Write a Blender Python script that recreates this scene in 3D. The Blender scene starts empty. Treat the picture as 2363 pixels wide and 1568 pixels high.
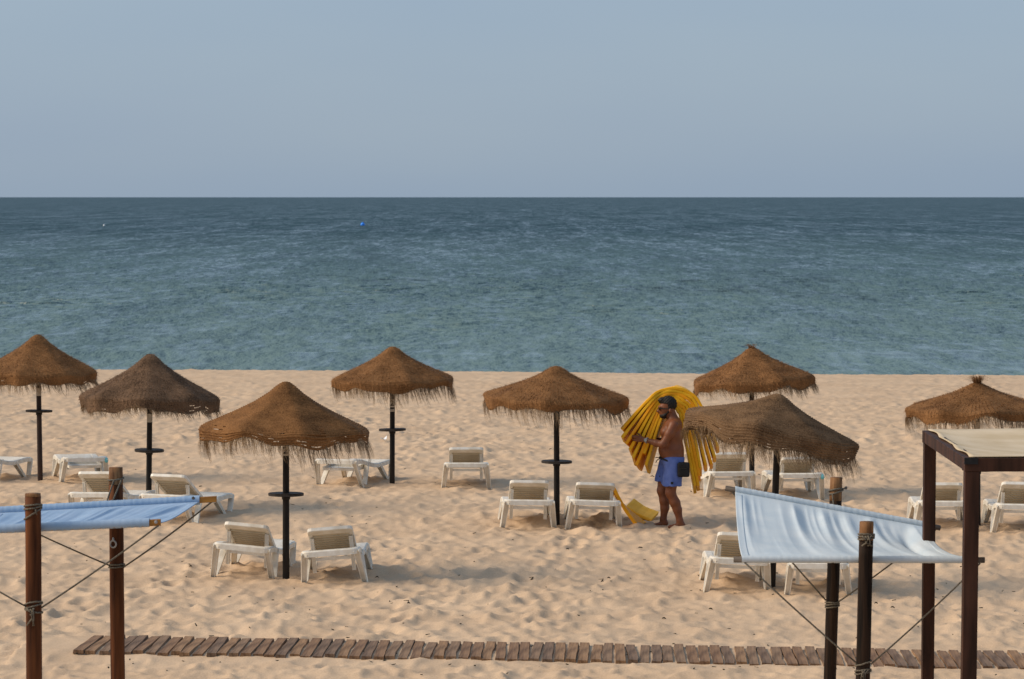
import bpy, bmesh, math, random
import numpy as np
from mathutils import Vector, Matrix

random.seed(7)
R = math.radians
scene = bpy.context.scene
C = scene.collection

# ------------------------------------------------------------------ camera
CAM_H = 4.4
F_PX = 7500.0                       # focal length for a frame 2363 units wide
PITCH = math.atan((784 - 455) / F_PX)
cam_d = bpy.data.cameras.new('camera')
cam_d.sensor_width = 36.0
cam_d.lens = F_PX / 2363 * 36.0
cam_d.clip_start = 0.5
cam_d.clip_end = 90000
cam_d.dof.use_dof = True
cam_d.dof.focus_distance = 38.0
cam_d.dof.aperture_fstop = 8.0
cam = bpy.data.objects.new('camera', cam_d)
C.objects.link(cam)
cam.location = (0, 0, CAM_H)
cam.rotation_euler = (math.pi / 2 - PITCH, 0, 0)
scene.camera = cam

# ------------------------------------------------------------------ sky + sun
SUN_EL, SUN_AZ = 35.0, -96.0        # azimuth measured from +Y towards +X
world = bpy.data.worlds.new('World')
scene.world = world
world.use_nodes = True
wn, wl = world.node_tree.nodes, world.node_tree.links
bg = wn['Background']
sky = wn.new('ShaderNodeTexSky')
sky.sky_type = 'NISHITA'
sky.sun_disc = False
sky.sun_elevation = R(SUN_EL)
sky.sun_rotation = R(SUN_AZ)
sky.altitude = 0
sky.air_density = 1.0
sky.dust_density = 1.5
sky.ozone_density = 2.0
# thin morning overcast: an even blue-grey veil over the clear sky
veil = wn.new('ShaderNodeMix'); veil.data_type = 'RGBA'
veil.inputs[0].default_value = 0.72
vtc = wn.new('ShaderNodeTexCoord'); vmp = wn.new('ShaderNodeMapping'); vmp.inputs['Scale'].default_value = (5, 5, 22)
vno = wn.new('ShaderNodeTexNoise'); vno.inputs['Scale'].default_value = 1.0; vno.inputs['Detail'].default_value = 3
vcr = wn.new('ShaderNodeValToRGB')
vcr.color_ramp.elements[0].position = 0.3; vcr.color_ramp.elements[0].color = (3.28, 4.40, 5.98, 1)
vcr.color_ramp.elements[1].position = 0.7; vcr.color_ramp.elements[1].color = (3.62, 4.70, 6.05, 1)
wl.new(vtc.outputs['Generated'], vmp.inputs[0]); wl.new(vmp.outputs[0], vno.inputs['Vector']); wl.new(vno.outputs[0], vcr.inputs[0]); wl.new(vcr.outputs[0], veil.inputs[7])
wl.new(sky.outputs[0], veil.inputs[6])
wl.new(veil.outputs[2], bg.inputs[0])
bg.inputs[1].default_value = 0.10

sun_d = bpy.data.lights.new('sun', 'SUN')
sun_d.energy = 3.5
sun_d.angle = R(32)
sun_d.color = (1.0, 0.82, 0.62)
sun = bpy.data.objects.new('sun', sun_d)
C.objects.link(sun)
sdir = Vector((math.sin(R(SUN_AZ)) * math.cos(R(SUN_EL)), math.cos(R(SUN_AZ)) * math.cos(R(SUN_EL)), math.sin(R(SUN_EL))))
sun.rotation_euler = sdir.to_track_quat('Z', 'Y').to_euler()
sun.location = (-20, 10, 30)

vs = scene.view_settings
scene.display_settings.display_device = 'sRGB'
vs.view_transform = 'Standard'
vs.look = 'None'
vs.exposure = 0.0
vs.gamma = 1.0
vs.use_curve_mapping = False
scene.cycles.use_denoising = True
scene.cycles.max_bounces = 6

# ------------------------------------------------------------------ helpers
_cp, _sp = math.cos(PITCH), math.sin(PITCH)
def ray(u, v):
    a, b = (u - 1181.5) / F_PX, (784 - v) / F_PX
    return Vector((a, _cp + b * _sp, -_sp + b * _cp))
def W(u, v, z=0.0):                 # point at height z seen at (u, v)
    d = ray(u, v); t = (z - CAM_H) / d.z
    return Vector((d.x * t, d.y * t, z))
def D(u, v, Y):                     # point at distance Y seen at (u, v)
    d = ray(u, v); t = Y / d.y
    return Vector((d.x * t, Y, CAM_H + d.z * t))

def new_mat(name):
    m = bpy.data.materials.new(name); m.use_nodes = True
    return m, m.node_tree.nodes, m.node_tree.links, m.node_tree.nodes['Principled BSDF']

def noise_mat(name, c1, c2, scale=8, rough=0.6, bump=0.0, stretch=(1, 1, 1), detail=4, trans=0.0, spec=0.3, bscale=None, lo=0.35, hi=0.65, bdist=0.01):
    m, n, l, p = new_mat(name)
    tc = n.new('ShaderNodeTexCoord'); mp = n.new('ShaderNodeMapping')
    mp.inputs['Scale'].default_value = stretch
    l.new(tc.outputs['Object'], mp.inputs[0])
    tx = n.new('ShaderNodeTexNoise'); tx.inputs['Scale'].default_value = scale; tx.inputs['Detail'].default_value = detail
    l.new(mp.outputs[0], tx.inputs['Vector'])
    cr = n.new('ShaderNodeValToRGB')
    cr.color_ramp.elements[0].position = lo; cr.color_ramp.elements[0].color = (*c1, 1)
    cr.color_ramp.elements[1].position = hi; cr.color_ramp.elements[1].color = (*c2, 1)
    l.new(tx.outputs[0], cr.inputs[0]); l.new(cr.outputs[0], p.inputs['Base Color'])
    p.inputs['Roughness'].default_value = rough
    p.inputs['Specular IOR Level'].default_value = spec
    if bump:
        t2 = n.new('ShaderNodeTexNoise'); t2.inputs['Scale'].default_value = bscale or scale * 3; t2.inputs['Detail'].default_value = 5
        l.new(mp.outputs[0], t2.inputs['Vector'])
        bp = n.new('ShaderNodeBump'); bp.inputs['Strength'].default_value = bump; bp.inputs['Distance'].default_value = bdist
        l.new(t2.outputs[0], bp.inputs['Height']); l.new(bp.outputs[0], p.inputs['Normal'])
    if trans:
        tr = n.new('ShaderNodeBsdfTranslucent'); l.new(cr.outputs[0], tr.inputs[0])
        mx = n.new('ShaderNodeMixShader'); mx.inputs[0].default_value = trans
        l.new(p.outputs[0], mx.inputs[1]); l.new(tr.outputs[0], mx.inputs[2])
        l.new(mx.outputs[0], n['Material Output'].inputs[0])
    return m

def link(name, me, mat=None, parent=None, smooth=False):
    o = bpy.data.objects.new(name, me)
    C.objects.link(o)
    if mat is not None and me is not None and not len(me.materials): me.materials.append(mat)
    if parent is not None: o.parent = parent
    if smooth and me is not None:
        me.polygons.foreach_set('use_smooth', [True] * len(me.polygons))
    return o
def from_bm(name, bm, mat, parent=None, smooth=False, bevel=0.0):
    bmesh.ops.recalc_face_normals(bm, faces=bm.faces)
    me = bpy.data.meshes.new(name); bm.to_mesh(me); bm.free()
    o = link(name, me, mat, parent, smooth)
    if bevel:
        b = o.modifiers.new('bevel', 'BEVEL'); b.width = bevel; b.segments = 2; b.limit_method = 'ANGLE'; b.angle_limit = R(40)
    return o
def from_np(name, V, Fq, mat, parent=None, smooth=True):
    V = np.asarray(V, np.float32); Fq = np.asarray(Fq, np.int32)
    k = Fq.shape[1]
    me = bpy.data.meshes.new(name)
    me.vertices.add(len(V)); me.vertices.foreach_set('co', V.ravel())
    me.loops.add(Fq.size); me.loops.foreach_set('vertex_index', Fq.ravel())
    me.polygons.add(len(Fq)); me.polygons.foreach_set('loop_start', np.arange(0, Fq.size, k, dtype=np.int32))
    me.polygons.foreach_set('use_smooth', np.full(len(Fq), smooth))
    me.update(calc_edges=True); me.validate()
    return link(name, me, mat, parent)
def thing(name, label, cat, loc=(0, 0, 0), rot=(0, 0, 0), group=None):
    o = bpy.data.objects.new(name, None); C.objects.link(o)
    o.empty_display_size = 0.2
    o.location = loc; o.rotation_euler = rot
    return tag(o, label, cat, group)
def tag(o, label, cat, group=None):
    o['label'] = label; o['category'] = cat
    if group: o['group'] = group
    return o
def box(bm, c, s, mtx=None):
    r = bmesh.ops.create_cube(bm, size=1.0)
    for v in r['verts']:
        v.co = Vector((v.co.x * s[0], v.co.y * s[1], v.co.z * s[2])) + Vector(c)
        if mtx is not None: v.co = mtx @ v.co
    return r['verts']
def beam(bm, p0, p1, wv, hv, taper=1.0):
    p0, p1, wv, hv = Vector(p0), Vector(p1), Vector(wv) / 2, Vector(hv) / 2
    vs_ = []
    for p, k in ((p0, 1), (p1, taper)):
        for a, b in ((-1, -1), (1, -1), (1, 1), (-1, 1)):
            vs_.append(bm.verts.new(p + wv * a * k + hv * b * k))
    for f in ((0, 1, 2, 3), (7, 6, 5, 4), (0, 4, 5, 1), (1, 5, 6, 2), (2, 6, 7, 3), (3, 7, 4, 0)):
        bm.faces.new([vs_[i] for i in f])
def tube(bm, pts, r, seg=8, cap=True):
    pts = [Vector(p) for p in pts]
    rr = r if isinstance(r, (list, tuple)) else [r] * len(pts)
    rings = []
    up = Vector((0.13, 0.21, 0.97))
    for i, p in enumerate(pts):
        t = (pts[min(i + 1, len(pts) - 1)] - pts[max(i - 1, 0)]).normalized()
        a = t.cross(up)
        if a.length < 1e-3: a = t.cross(Vector((1, 0, 0)))
        a.normalize(); b = t.cross(a)
        rings.append([bm.verts.new(p + (a * math.cos(2 * math.pi * k / seg) + b * math.sin(2 * math.pi * k / seg)) * rr[i]) for k in range(seg)])
    for i in range(len(rings) - 1):
        for k in range(seg):
            bm.faces.new((rings[i][k], rings[i][(k + 1) % seg], rings[i + 1][(k + 1) % seg], rings[i + 1][k]))
    if cap:
        bm.faces.new(rings[0][::-1]); bm.faces.new(rings[-1])
def lathe(bm, prof, seg=24):
    rings = [[bm.verts.new((r * math.cos(2 * math.pi * k / seg), r * math.sin(2 * math.pi * k / seg), z)) for k in range(seg)] for r, z in prof]
    for i in range(len(rings) - 1):
        for k in range(seg):
            bm.faces.new((rings[i][k], rings[i][(k + 1) % seg], rings[i + 1][(k + 1) % seg], rings[i + 1][k]))
    bm.faces.new(rings[0][::-1]); bm.faces.new(rings[-1])
def grid_faces(nr, nc, wrap=False):
    i = np.arange(nr - 1)[:, None]; j = np.arange(nc if wrap else nc - 1)[None, :]
    j2 = (j + 1) % nc
    return np.stack([i * nc + j, i * nc + j2, (i + 1) * nc + j2, (i + 1) * nc + j], -1).reshape(-1, 4)
def copy_tree(o, parent=None):
    c = o.copy(); C.objects.link(c)
    if parent is not None: c.parent = parent
    for ch in list(o.children): copy_tree(ch, c)
    return c

# numpy noise
def _hash(ix, iy, s):
    n = (ix.astype(np.int64) * 374761393 + iy.astype(np.int64) * 668265263 + s * 1442695041) & 0xffffffff
    n = ((n ^ (n >> 13)) * 1274126177) & 0xffffffff
    return ((n ^ (n >> 16)) & 0xffffff) / float(0xffffff)
def vnoise(x, y, s=0):
    ix, iy = np.floor(x), np.floor(y); fx, fy = x - ix, y - iy
    fx = fx * fx * fx * (fx * (fx * 6 - 15) + 10); fy = fy * fy * fy * (fy * (fy * 6 - 15) + 10)
    a, b = _hash(ix, iy, s), _hash(ix + 1, iy, s); c, d = _hash(ix, iy + 1, s), _hash(ix + 1, iy + 1, s)
    return (a * (1 - fx) + b * fx) * (1 - fy) + (c * (1 - fx) + d * fx) * fy
def fbm(x, y, s=0, o=3):
    t, a = 0, 0.5
    for k in range(o):
        t = t + a * (vnoise(x, y, s + k * 17) - 0.5); x, y, a = x * 2.03 + 5.2, y * 2.03 + 1.7, a * 0.5
    return t * 2
def worley2(x, y, s=0):
    ix, iy = np.floor(x), np.floor(y); best = np.full(np.shape(x), 9.0)
    for dx in (-1, 0, 1):
        for dy in (-1, 0, 1):
            jx, jy = ix + dx, iy + dy
            px, py = jx + _hash(jx, jy, s), jy + _hash(jx, jy, s + 91)
            w = 0.75 + 0.6 * _hash(jx, jy, s + 37)
            best = np.minimum(best, ((x - px) ** 2 + (y - py) ** 2) * w + 0.25 * _hash(jx, jy, s + 53))
    return best

# ------------------------------------------------------------------ materials
M = {}
def sand_mat():
    m, n, l, p = new_mat('sand')
    tc = n.new('ShaderNodeTexCoord')
    t1 = n.new('ShaderNodeTexNoise'); t1.inputs['Scale'].default_value = 0.9; t1.inputs['Detail'].default_value = 6
    t2 = n.new('ShaderNodeTexNoise'); t2.inputs['Scale'].default_value = 55; t2.inputs['Detail'].default_value = 4
    l.new(tc.outputs['Object'], t1.inputs['Vector']); l.new(tc.outputs['Object'], t2.inputs['Vector'])
    c1 = n.new('ShaderNodeValToRGB')
    c1.color_ramp.elements[0].position = 0.3; c1.color_ramp.elements[0].color = (0.550, 0.402, 0.270, 1)
    c1.color_ramp.elements[1].position = 0.7; c1.color_ramp.elements[1].color = (0.655, 0.490, 0.335, 1)
    l.new(t1.outputs[0], c1.inputs[0])
    mx = n.new('ShaderNodeMix'); mx.data_type = 'RGBA'; mx.blend_type = 'MULTIPLY'; mx.inputs[0].default_value = 0.5
    c2 = n.new('ShaderNodeValToRGB')
    c2.color_ramp.elements[0].position = 0.3; c2.color_ramp.elements[0].color = (0.7, 0.68, 0.66, 1)
    c2.color_ramp.elements[1].position = 0.6; c2.color_ramp.elements[1].color = (1, 1, 1, 1)
    l.new(t2.outputs[0], c2.inputs[0]); l.new(c1.outputs[0], mx.inputs[6]); l.new(c2.outputs[0], mx.inputs[7])
    l.new(mx.outputs[2], p.inputs['Base Color'])
    p.inputs['Roughness'].default_value = 0.95; p.inputs['Specular IOR Level'].default_value = 0.1
    bp = n.new('ShaderNodeBump'); bp.inputs['Strength'].default_value = 0.35; bp.inputs['Distance'].default_value = 0.01
    l.new(t2.outputs[0], bp.inputs['Height']); l.new(bp.outputs[0], p.inputs['Normal'])
    return m
M['sand'] = sand_mat()
def sea_mat():
    m, n, l, p = new_mat('sea_water')
    geo = n.new('ShaderNodeNewGeometry'); sx = n.new('ShaderNodeSeparateXYZ')
    l.new(geo.outputs['Position'], sx.inputs[0])
    mr = n.new('ShaderNodeMapRange'); mr.inputs[1].default_value = 110; mr.inputs[2].default_value = 620
    l.new(sx.outputs[1], mr.inputs[0])
    cr = n.new('ShaderNodeValToRGB')         # shallows over sand to deep water; dimmer reflection off far waves painted in too
    e = cr.color_ramp.elements
    e[0].position = 0; e[0].color = (0.118, 0.188, 0.196, 1)
    e[1].position = 1; e[1].color = (0.014, 0.050, 0.066, 1)
    k = e.new(0.35); k.color = (0.066, 0.122, 0.142, 1)
    l.new(mr.outputs[0], cr.inputs[0]); l.new(cr.outputs[0], p.inputs['Base Color'])
    p.inputs['IOR'].default_value = 1.28
    tc = n.new('ShaderNodeTexCoord')
    def layer(scl, det, wgt, acc):
        mp = n.new('ShaderNodeMapping'); mp.inputs['Scale'].default_value = scl
        l.new(tc.outputs['Object'], mp.inputs[0])
        t = n.new('ShaderNodeTexNoise'); t.inputs['Scale'].default_value = 1.0; t.inputs['Detail'].default_value = det; t.inputs['Roughness'].default_value = 0.6
        l.new(mp.outputs[0], t.inputs['Vector'])
        mu = n.new('ShaderNodeMath'); mu.operation = 'MULTIPLY'; mu.inputs[1].default_value = wgt
        l.new(t.outputs[0], mu.inputs[0])
        if acc is None: return mu
        ad = n.new('ShaderNodeMath'); ad.operation = 'ADD'; l.new(acc.outputs[0], ad.inputs[0]); l.new(mu.outputs[0], ad.inputs[1]); return ad
    hs = layer((1.7, 0.6, 1), 3, 0.27, None); hs = layer((0.28, 0.12, 1), 3, 0.8, hs); hs = layer((0.05, 0.018, 1), 2, 4.0, hs)
    # cat's paws: how rough the small chop is varies over the water
    rg = layer((1.5, 0.22, 1), 3, 0.45, None); rg = layer((0.45, 0.035, 1), 3, 0.35, rg); rg = layer((0.09, 0.006, 1), 2, 0.20, rg)
    rr_ = n.new('ShaderNodeMapRange'); rr_.inputs[1].default_value = 0.42; rr_.inputs[2].default_value = 0.59; rr_.inputs[3].default_value = 0.22; rr_.inputs[4].default_value = 0.85
    l.new(rg.outputs[0], rr_.inputs[0]); l.new(rr_.outputs[0], p.inputs['Roughness'])
    bp = n.new('ShaderNodeBump'); bp.inputs['Strength'].default_value = 1.0; bp.inputs['Distance'].default_value = 1.0
    l.new(hs.outputs[0], bp.inputs['Height']); l.new(bp.outputs[0], p.inputs['Normal'])
    return m
M['sea'] = sea_mat()
M['plastic'] = noise_mat('plastic_offwhite', (0.66, 0.61, 0.51), (0.82, 0.79, 0.71), scale=9, rough=0.45, bump=0.05, spec=0.4)
M['plastic_under'] = noise_mat('plastic_beige', (0.50, 0.43, 0.31), (0.62, 0.56, 0.43), scale=7, rough=0.55, spec=0.3)
M['cyan'] = noise_mat('cyan_paint', (0.10, 0.42, 0.48), (0.16, 0.52, 0.58), scale=12)
M['pole'] = noise_mat('pole_dark', (0.007, 0.006, 0.005), (0.022, 0.016, 0.012), scale=14, rough=0.5, stretch=(1, 1, 0.15), spec=0.2)
M['pole_red'] = noise_mat('pole_redbrown', (0.020, 0.010, 0.008), (0.045, 0.022, 0.015), scale=14, rough=0.55, stretch=(1, 1, 0.15))
M['table'] = noise_mat('table_board', (0.020, 0.017, 0.015), (0.05, 0.042, 0.036), scale=20, rough=0.6)
M['tagw'] = noise_mat('tag_plate', (0.38, 0.34, 0.28), (0.55, 0.50, 0.42), scale=30, rough=0.6)
M['black'] = noise_mat('black_print', (0.008, 0.008, 0.008), (0.015, 0.015, 0.015), scale=20, rough=0.7)
M['wood_red'] = noise_mat('log_redbrown', (0.036, 0.012, 0.005), (0.150, 0.052, 0.018), scale=9, rough=0.7, spec=0.12, stretch=(1.6, 1.6, 0.12), bump=0.4, bdist=0.006)
M['wood_dark'] = noise_mat('log_dark', (0.007, 0.005, 0.004), (0.040, 0.022, 0.013), scale=12, rough=0.7, spec=0.12, stretch=(1.6, 1.6, 0.10), bump=0.5, bdist=0.006)
M['wood_raw'] = noise_mat('log_raw_top', (0.10, 0.042, 0.014), (0.30, 0.15, 0.06), scale=16, rough=0.75, stretch=(1.8, 1.8, 0.15), bump=0.4)
M['beam'] = noise_mat('beam_brown', (0.022, 0.010, 0.006), (0.066, 0.028, 0.017), scale=10, rough=0.6, spec=0.15, stretch=(1, 1, 0.14), bump=0.2)
M['bar_orange'] = noise_mat('varnished_bar', (0.26, 0.11, 0.018), (0.40, 0.19, 0.035), scale=16, rough=0.45, stretch=(0.2, 1, 1))
M['bar_grey'] = noise_mat('grey_bar', (0.05, 0.042, 0.036), (0.15, 0.125, 0.105), scale=18, rough=0.75, stretch=(0.15, 1, 1), bump=0.3)
M['rope'] = noise_mat('rope', (0.075, 0.062, 0.045), (0.19, 0.165, 0.125), scale=90, rough=0.9)
M['metal'] = noise_mat('galvanised', (0.25, 0.25, 0.25), (0.42, 0.42, 0.42), scale=30, rough=0.4)
M['cloth_blue'] = noise_mat('awning_blue', (0.32, 0.48, 0.69), (0.39, 0.54, 0.74), scale=4, rough=0.85, trans=0.22, bump=0.1, bscale=60)
M['cloth_pale'] = noise_mat('awning_pale_blue', (0.60, 0.70, 0.77), (0.68, 0.76, 0.81), scale=3, rough=0.85, trans=0.2, bump=0.1, bscale=60)
M['cloth_cream'] = noise_mat('canopy_cream', (0.60, 0.48, 0.31), (0.72, 0.60, 0.43), scale=3, rough=0.9, trans=0.12, bump=0.1, bscale=50)
M['plank'] = [noise_mat('plank_%d' % i, a, b, scale=14, rough=0.8, stretch=(2.2, 0.16, 1), bump=0.5, bdist=0.008, detail=6) for i, (a, b) in enumerate((
    ((0.120, 0.066, 0.036), (0.275, 0.162, 0.090)), ((0.125, 0.077, 0.046), (0.280, 0.178, 0.108)),
    ((0.092, 0.057, 0.036), (0.220, 0.142, 0.092)), ((0.145, 0.082, 0.042), (0.330, 0.196, 0.105))))]
M['foam'] = [noise_mat('foam_yellow_%d' % i, a, b, scale=7, rough=0.6, spec=0.25, bump=0.15, bscale=60) for i, (a, b) in enumerate((
    ((0.84, 0.39, 0.006), (0.90, 0.46, 0.010)), ((0.86, 0.34, 0.006), (0.92, 0.41, 0.010)), ((0.80, 0.41, 0.010), (0.86, 0.48, 0.016))))]
M['foam_sunlit'] = noise_mat('foam_yellow_sunlit', (0.86, 0.44, 0.03), (0.90, 0.51, 0.06), scale=7, rough=0.7, spec=0.2)  # slightly paler yellow: sunlight on the mat's top face put into the colour
M['skin'] = noise_mat('tanned_skin', (0.150, 0.048, 0.018), (0.200, 0.068, 0.028), scale=9, rough=0.5, spec=0.35)
M['hair'] = noise_mat('black_hair', (0.006, 0.005, 0.004), (0.016, 0.012, 0.010), scale=40, rough=0.6, bump=0.8, bscale=70)
M['shorts'] = noise_mat('blue_shorts', (0.070, 0.110, 0.31), (0.100, 0.150, 0.39), scale=8, rough=0.85, bump=0.3, bscale=14)
M['bag'] = noise_mat('black_nylon', (0.006, 0.006, 0.007), (0.014, 0.014, 0.016), scale=30, rough=0.7)
M['glass'] = noise_mat('dark_lens', (0.004, 0.004, 0.004), (0.008, 0.008, 0.008), scale=5, rough=0.12, spec=0.6)
M['watch'] = noise_mat('watch_steel', (0.22, 0.23, 0.22), (0.36, 0.37, 0.36), scale=40, rough=0.35)
M['twig'] = noise_mat('dry_twig', (0.020, 0.016, 0.011), (0.07, 0.05, 0.03), scale=30, rough=0.9)
M['weed'] = noise_mat('seaweed_bits', (0.020, 0.020, 0.012), (0.055, 0.045, 0.025), scale=30, rough=0.9)
M['white'] = noise_mat('white_paper', (0.70, 0.72, 0.74), (0.80, 0.82, 0.83), scale=10, rough=0.7)
M['buoy_blue'] = noise_mat('buoy_blue', (0.02, 0.22, 0.85), (0.03, 0.27, 0.90), scale=4, rough=0.4)

M['fringe'] = noise_mat('dry_fringe', (0.15, 0.100, 0.055), (0.36, 0.250, 0.150), scale=25, rough=0.9, trans=0.25)
def straw(name, c1, c2):
    m, n, l, p = new_mat(name)
    tc = n.new('ShaderNodeTexCoord')
    t1 = n.new('ShaderNodeTexNoise'); t1.inputs['Scale'].default_value = 4.0; t1.inputs['Detail'].default_value = 5
    t2 = n.new('ShaderNodeTexNoise'); t2.inputs['Scale'].default_value = 70.0; t2.inputs['Detail'].default_value = 3
    l.new(tc.outputs['Object'], t1.inputs['Vector']); l.new(tc.outputs['Object'], t2.inputs['Vector'])
    mx0 = n.new('ShaderNodeMix'); mx0.inputs[0].default_value = 0.55
    l.new(t1.outputs[0], mx0.inputs[2]); l.new(t2.outputs[0], mx0.inputs[3])
    cr = n.new('ShaderNodeValToRGB')
    cr.color_ramp.elements[0].position = 0.36; cr.color_ramp.elements[0].color = (*c1, 1)
    cr.color_ramp.elements[1].position = 0.64; cr.color_ramp.elements[1].color = (*c2, 1)
    l.new(mx0.outputs[0], cr.inputs[0]); l.new(cr.outputs[0], p.inputs['Base Color'])
    p.inputs['Roughness'].default_value = 0.85; p.inputs['Specular IOR Level'].default_value = 0.15
    tr = n.new('ShaderNodeBsdfTranslucent'); l.new(cr.outputs[0], tr.inputs[0])
    ms = n.new('ShaderNodeMixShader'); ms.inputs[0].default_value = 0.15
    l.new(p.outputs[0], ms.inputs[1]); l.new(tr.outputs[0], ms.inputs[2])
    l.new(ms.outputs[0], n['Material Output'].inputs[0])
    return m

# ------------------------------------------------------------------ ground
SEA_Z = -2.0
def ground_base(x, y):
    x = np.asarray(x, float); y = np.asarray(y, float)
    h = 0.07 * fbm(x / 6.0, y / 7.0, 3, 2)
    far = np.clip((y - 60) / 22, 0, 1)
    h = h * (1 - 0.6 * far) - 0.0062 * x * far
    d = np.maximum(y - 79.5, 0)
    return h - np.where(d < 12, d * d * 0.007, 1.008 + (d - 12) * 0.168)
def ground_bumps(x, y):
    wx = x + 0.16 * fbm(x / 0.45, y / 0.45, 21, 2); wy = y + 0.20 * fbm(x / 0.45, y / 0.45, 33, 2)
    a = 0.55 + 0.9 * vnoise(x / 2.6, y / 3.1, 71)
    h = 0.060 * a * (worley2(wx / 0.235, wy / 0.34, 5) - 0.32)
    h = h + 0.030 * (worley2(wx / 0.12 + 7, wy / 0.17 + 3, 11) - 0.32)
    h = h + 0.035 * fbm(x / 0.8, y / 0.9, 13, 3)
    return h * (1 - 0.55 * np.clip((y - 68) / 12, 0, 1))
TRAILS = [((-1.6, 30.2), (-0.9, 37.0), (-2.6, 46.0), (-1.2, 62.0)), ((0.35, 33.5), (0.15, 36.5), (0.9, 42.5), (2.6, 55.0)), ((4.6, 35.0), (1.9, 43.0), (0.4, 50.0), (-3.4, 66.0)), ((-5.2, 33.0), (-2.9, 40.5), (0.3, 40.2), (2.2, 43.0))]
def trail_marks(x, y):
    """single files of footprints crossing the beach"""
    out = np.zeros(np.shape(x)); rt = random.Random(9)
    for tr in TRAILS:
        P0 = [np.array(p, float) for p in tr]; pts = []
        for a_, b_ in zip(P0[:-1], P0[1:]):
            n_ = int(np.linalg.norm(b_ - a_) / 0.36)
            pts += [a_ + (b_ - a_) * k / n_ for k in range(n_)]
        for k, c in enumerate(pts):
            cx_, cy_ = c[0] + (0.11 if k % 2 else -0.11) + rt.uniform(-.04, .04), c[1] + rt.uniform(-.06, .06)
            m = (np.abs(x - cx_) < 0.4) & (np.abs(y - cy_) < 0.5)
            if not m.any(): continue
            r2 = ((x[m] - cx_) / 0.085) ** 2 + ((y[m] - cy_) / 0.15) ** 2
            out[m] += -0.042 * np.exp(-r2) + 0.015 * np.exp(-((np.sqrt(r2) - 1.6) / 0.45) ** 2)
    return out
def gz(x, y, bump=0.0):
    xa, ya = np.array([float(x)]), np.array([float(y)])
    return float(ground_base(xa, ya)[0] + bump * ground_bumps(xa, ya)[0])

# boardwalk line: the sand is trodden level under it
BW0, BW1 = W(190, 1488, 0.05), W(2700, 1532, -0.02)
def sand_height(x, y):
    h = ground_base(x, y) + ground_bumps(x, y) + (trail_marks(x, y) if np.size(x) > 100 else 0)
    t = np.clip((x - BW0.x) / (BW1.x - BW0.x), -0.05, 1.2)
    yl = BW0.y + (BW1.y - BW0.y) * t; zl = BW0.z + (BW1.z - BW0.z) * t - 0.003
    k = np.clip(1.5 - np.abs(y - yl) / 0.75, 0, 1); k = k * k * (3 - 2 * k) * (x > BW0.x - 0.6)
    return h * (1 - k) + (zl + 0.22 * ground_bumps(x, y)) * k

rows = [19.0]
while rows[-1] < 150:
    y = rows[-1]
    rows.append(y + (0.055 + 0.0000185 * y * y if y < 90 else 0.8))
rows = np.array(rows)
NC = 760
ang = np.linspace(-1, 1, NC)
Yg, Ag = np.meshgrid(rows, ang, indexing='ij')
Xg = (5.0 + 0.175 * Yg) * Ag
Zg = sand_height(Xg, Yg)
Zg = np.where(Yg > 88, ground_base(Xg, Yg) + ground_bumps(Xg, Yg) * 0.3, Zg)
sand = from_np('sand_beach', np.stack([Xg, Yg, Zg], -1).reshape(-1, 3), grid_faces(len(rows), NC), M['sand'])
sand['kind'] = 'structure'; sand['label'] = 'trampled pale golden sand of the beach'
# the wider beach either side and behind the camera
bm = bmesh.new()
ys_ = [-60, 0, 19, 50, 79, 84, 91, 100, 150]
prev = None
for y in ys_:
    z = float(np.mean(ground_base(np.linspace(-15, 15, 9), np.full(9, float(y))))) - 0.16
    row = [bm.verts.new((x, y, z)) for x in (-500, 500)]
    if prev: bm.faces.new((prev[0], prev[1], row[1], row[0]))
    prev = row
so = from_bm('sand_margin', bm, M['sand']); so['kind'] = 'structure'; so['label'] = 'plain sand stretching along the shore'

# sea: rows tighten towards the shore
rng = np.random.default_rng(4)
rows = [104.0]
while rows[-1] < 60000:
    y = rows[-1]
    rows.append(y + (max(0.20, y * y / 105000.0) if y < 1300 else y * 0.08))
rows = np.array(rows)
NC = 500
ang = np.tan(R(12)) * np.linspace(-1, 1, NC)
Yg, Ag = np.meshgrid(rows, ang, indexing='ij'); Xg = Yg * Ag
dy = np.gradient(rows)[:, None]; dx = (Yg * (ang[1] - ang[0]))
Zg = np.full(Xg.shape, SEA_Z)
gust = 0.75 + 0.45 * np.clip(vnoise(Xg / 38, Yg / 55, 8) * 0.6 + vnoise(Xg / 11, Yg / 16, 9) * 0.4, 0, 1)
for k in range(64):
    lam = 0.5 * (4.5 / 0.5) ** (k / 63.0)
    th = rng.normal(0.15, 0.55)
    kx, ky = math.sin(th) * 2 * math.pi / lam, math.cos(th) * 2 * math.pi / lam
    amp = 0.0080 * lam ** 0.62 * (0.7 + 0.6 * rng.random())
    att = np.clip(1.6 - 3.2 * np.maximum(dy * abs(math.cos(th)), dx * abs(math.sin(th))) / lam * 1.0, 0, 1)
    shore = np.clip((Yg - 100) / 130, 0.25, 1)
    ph = kx * Xg + ky * Yg + rng.random() * 6.28
    Zg += amp * att * shore * gust * (np.sin(ph) + 0.25 * np.cos(2 * ph))
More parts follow.
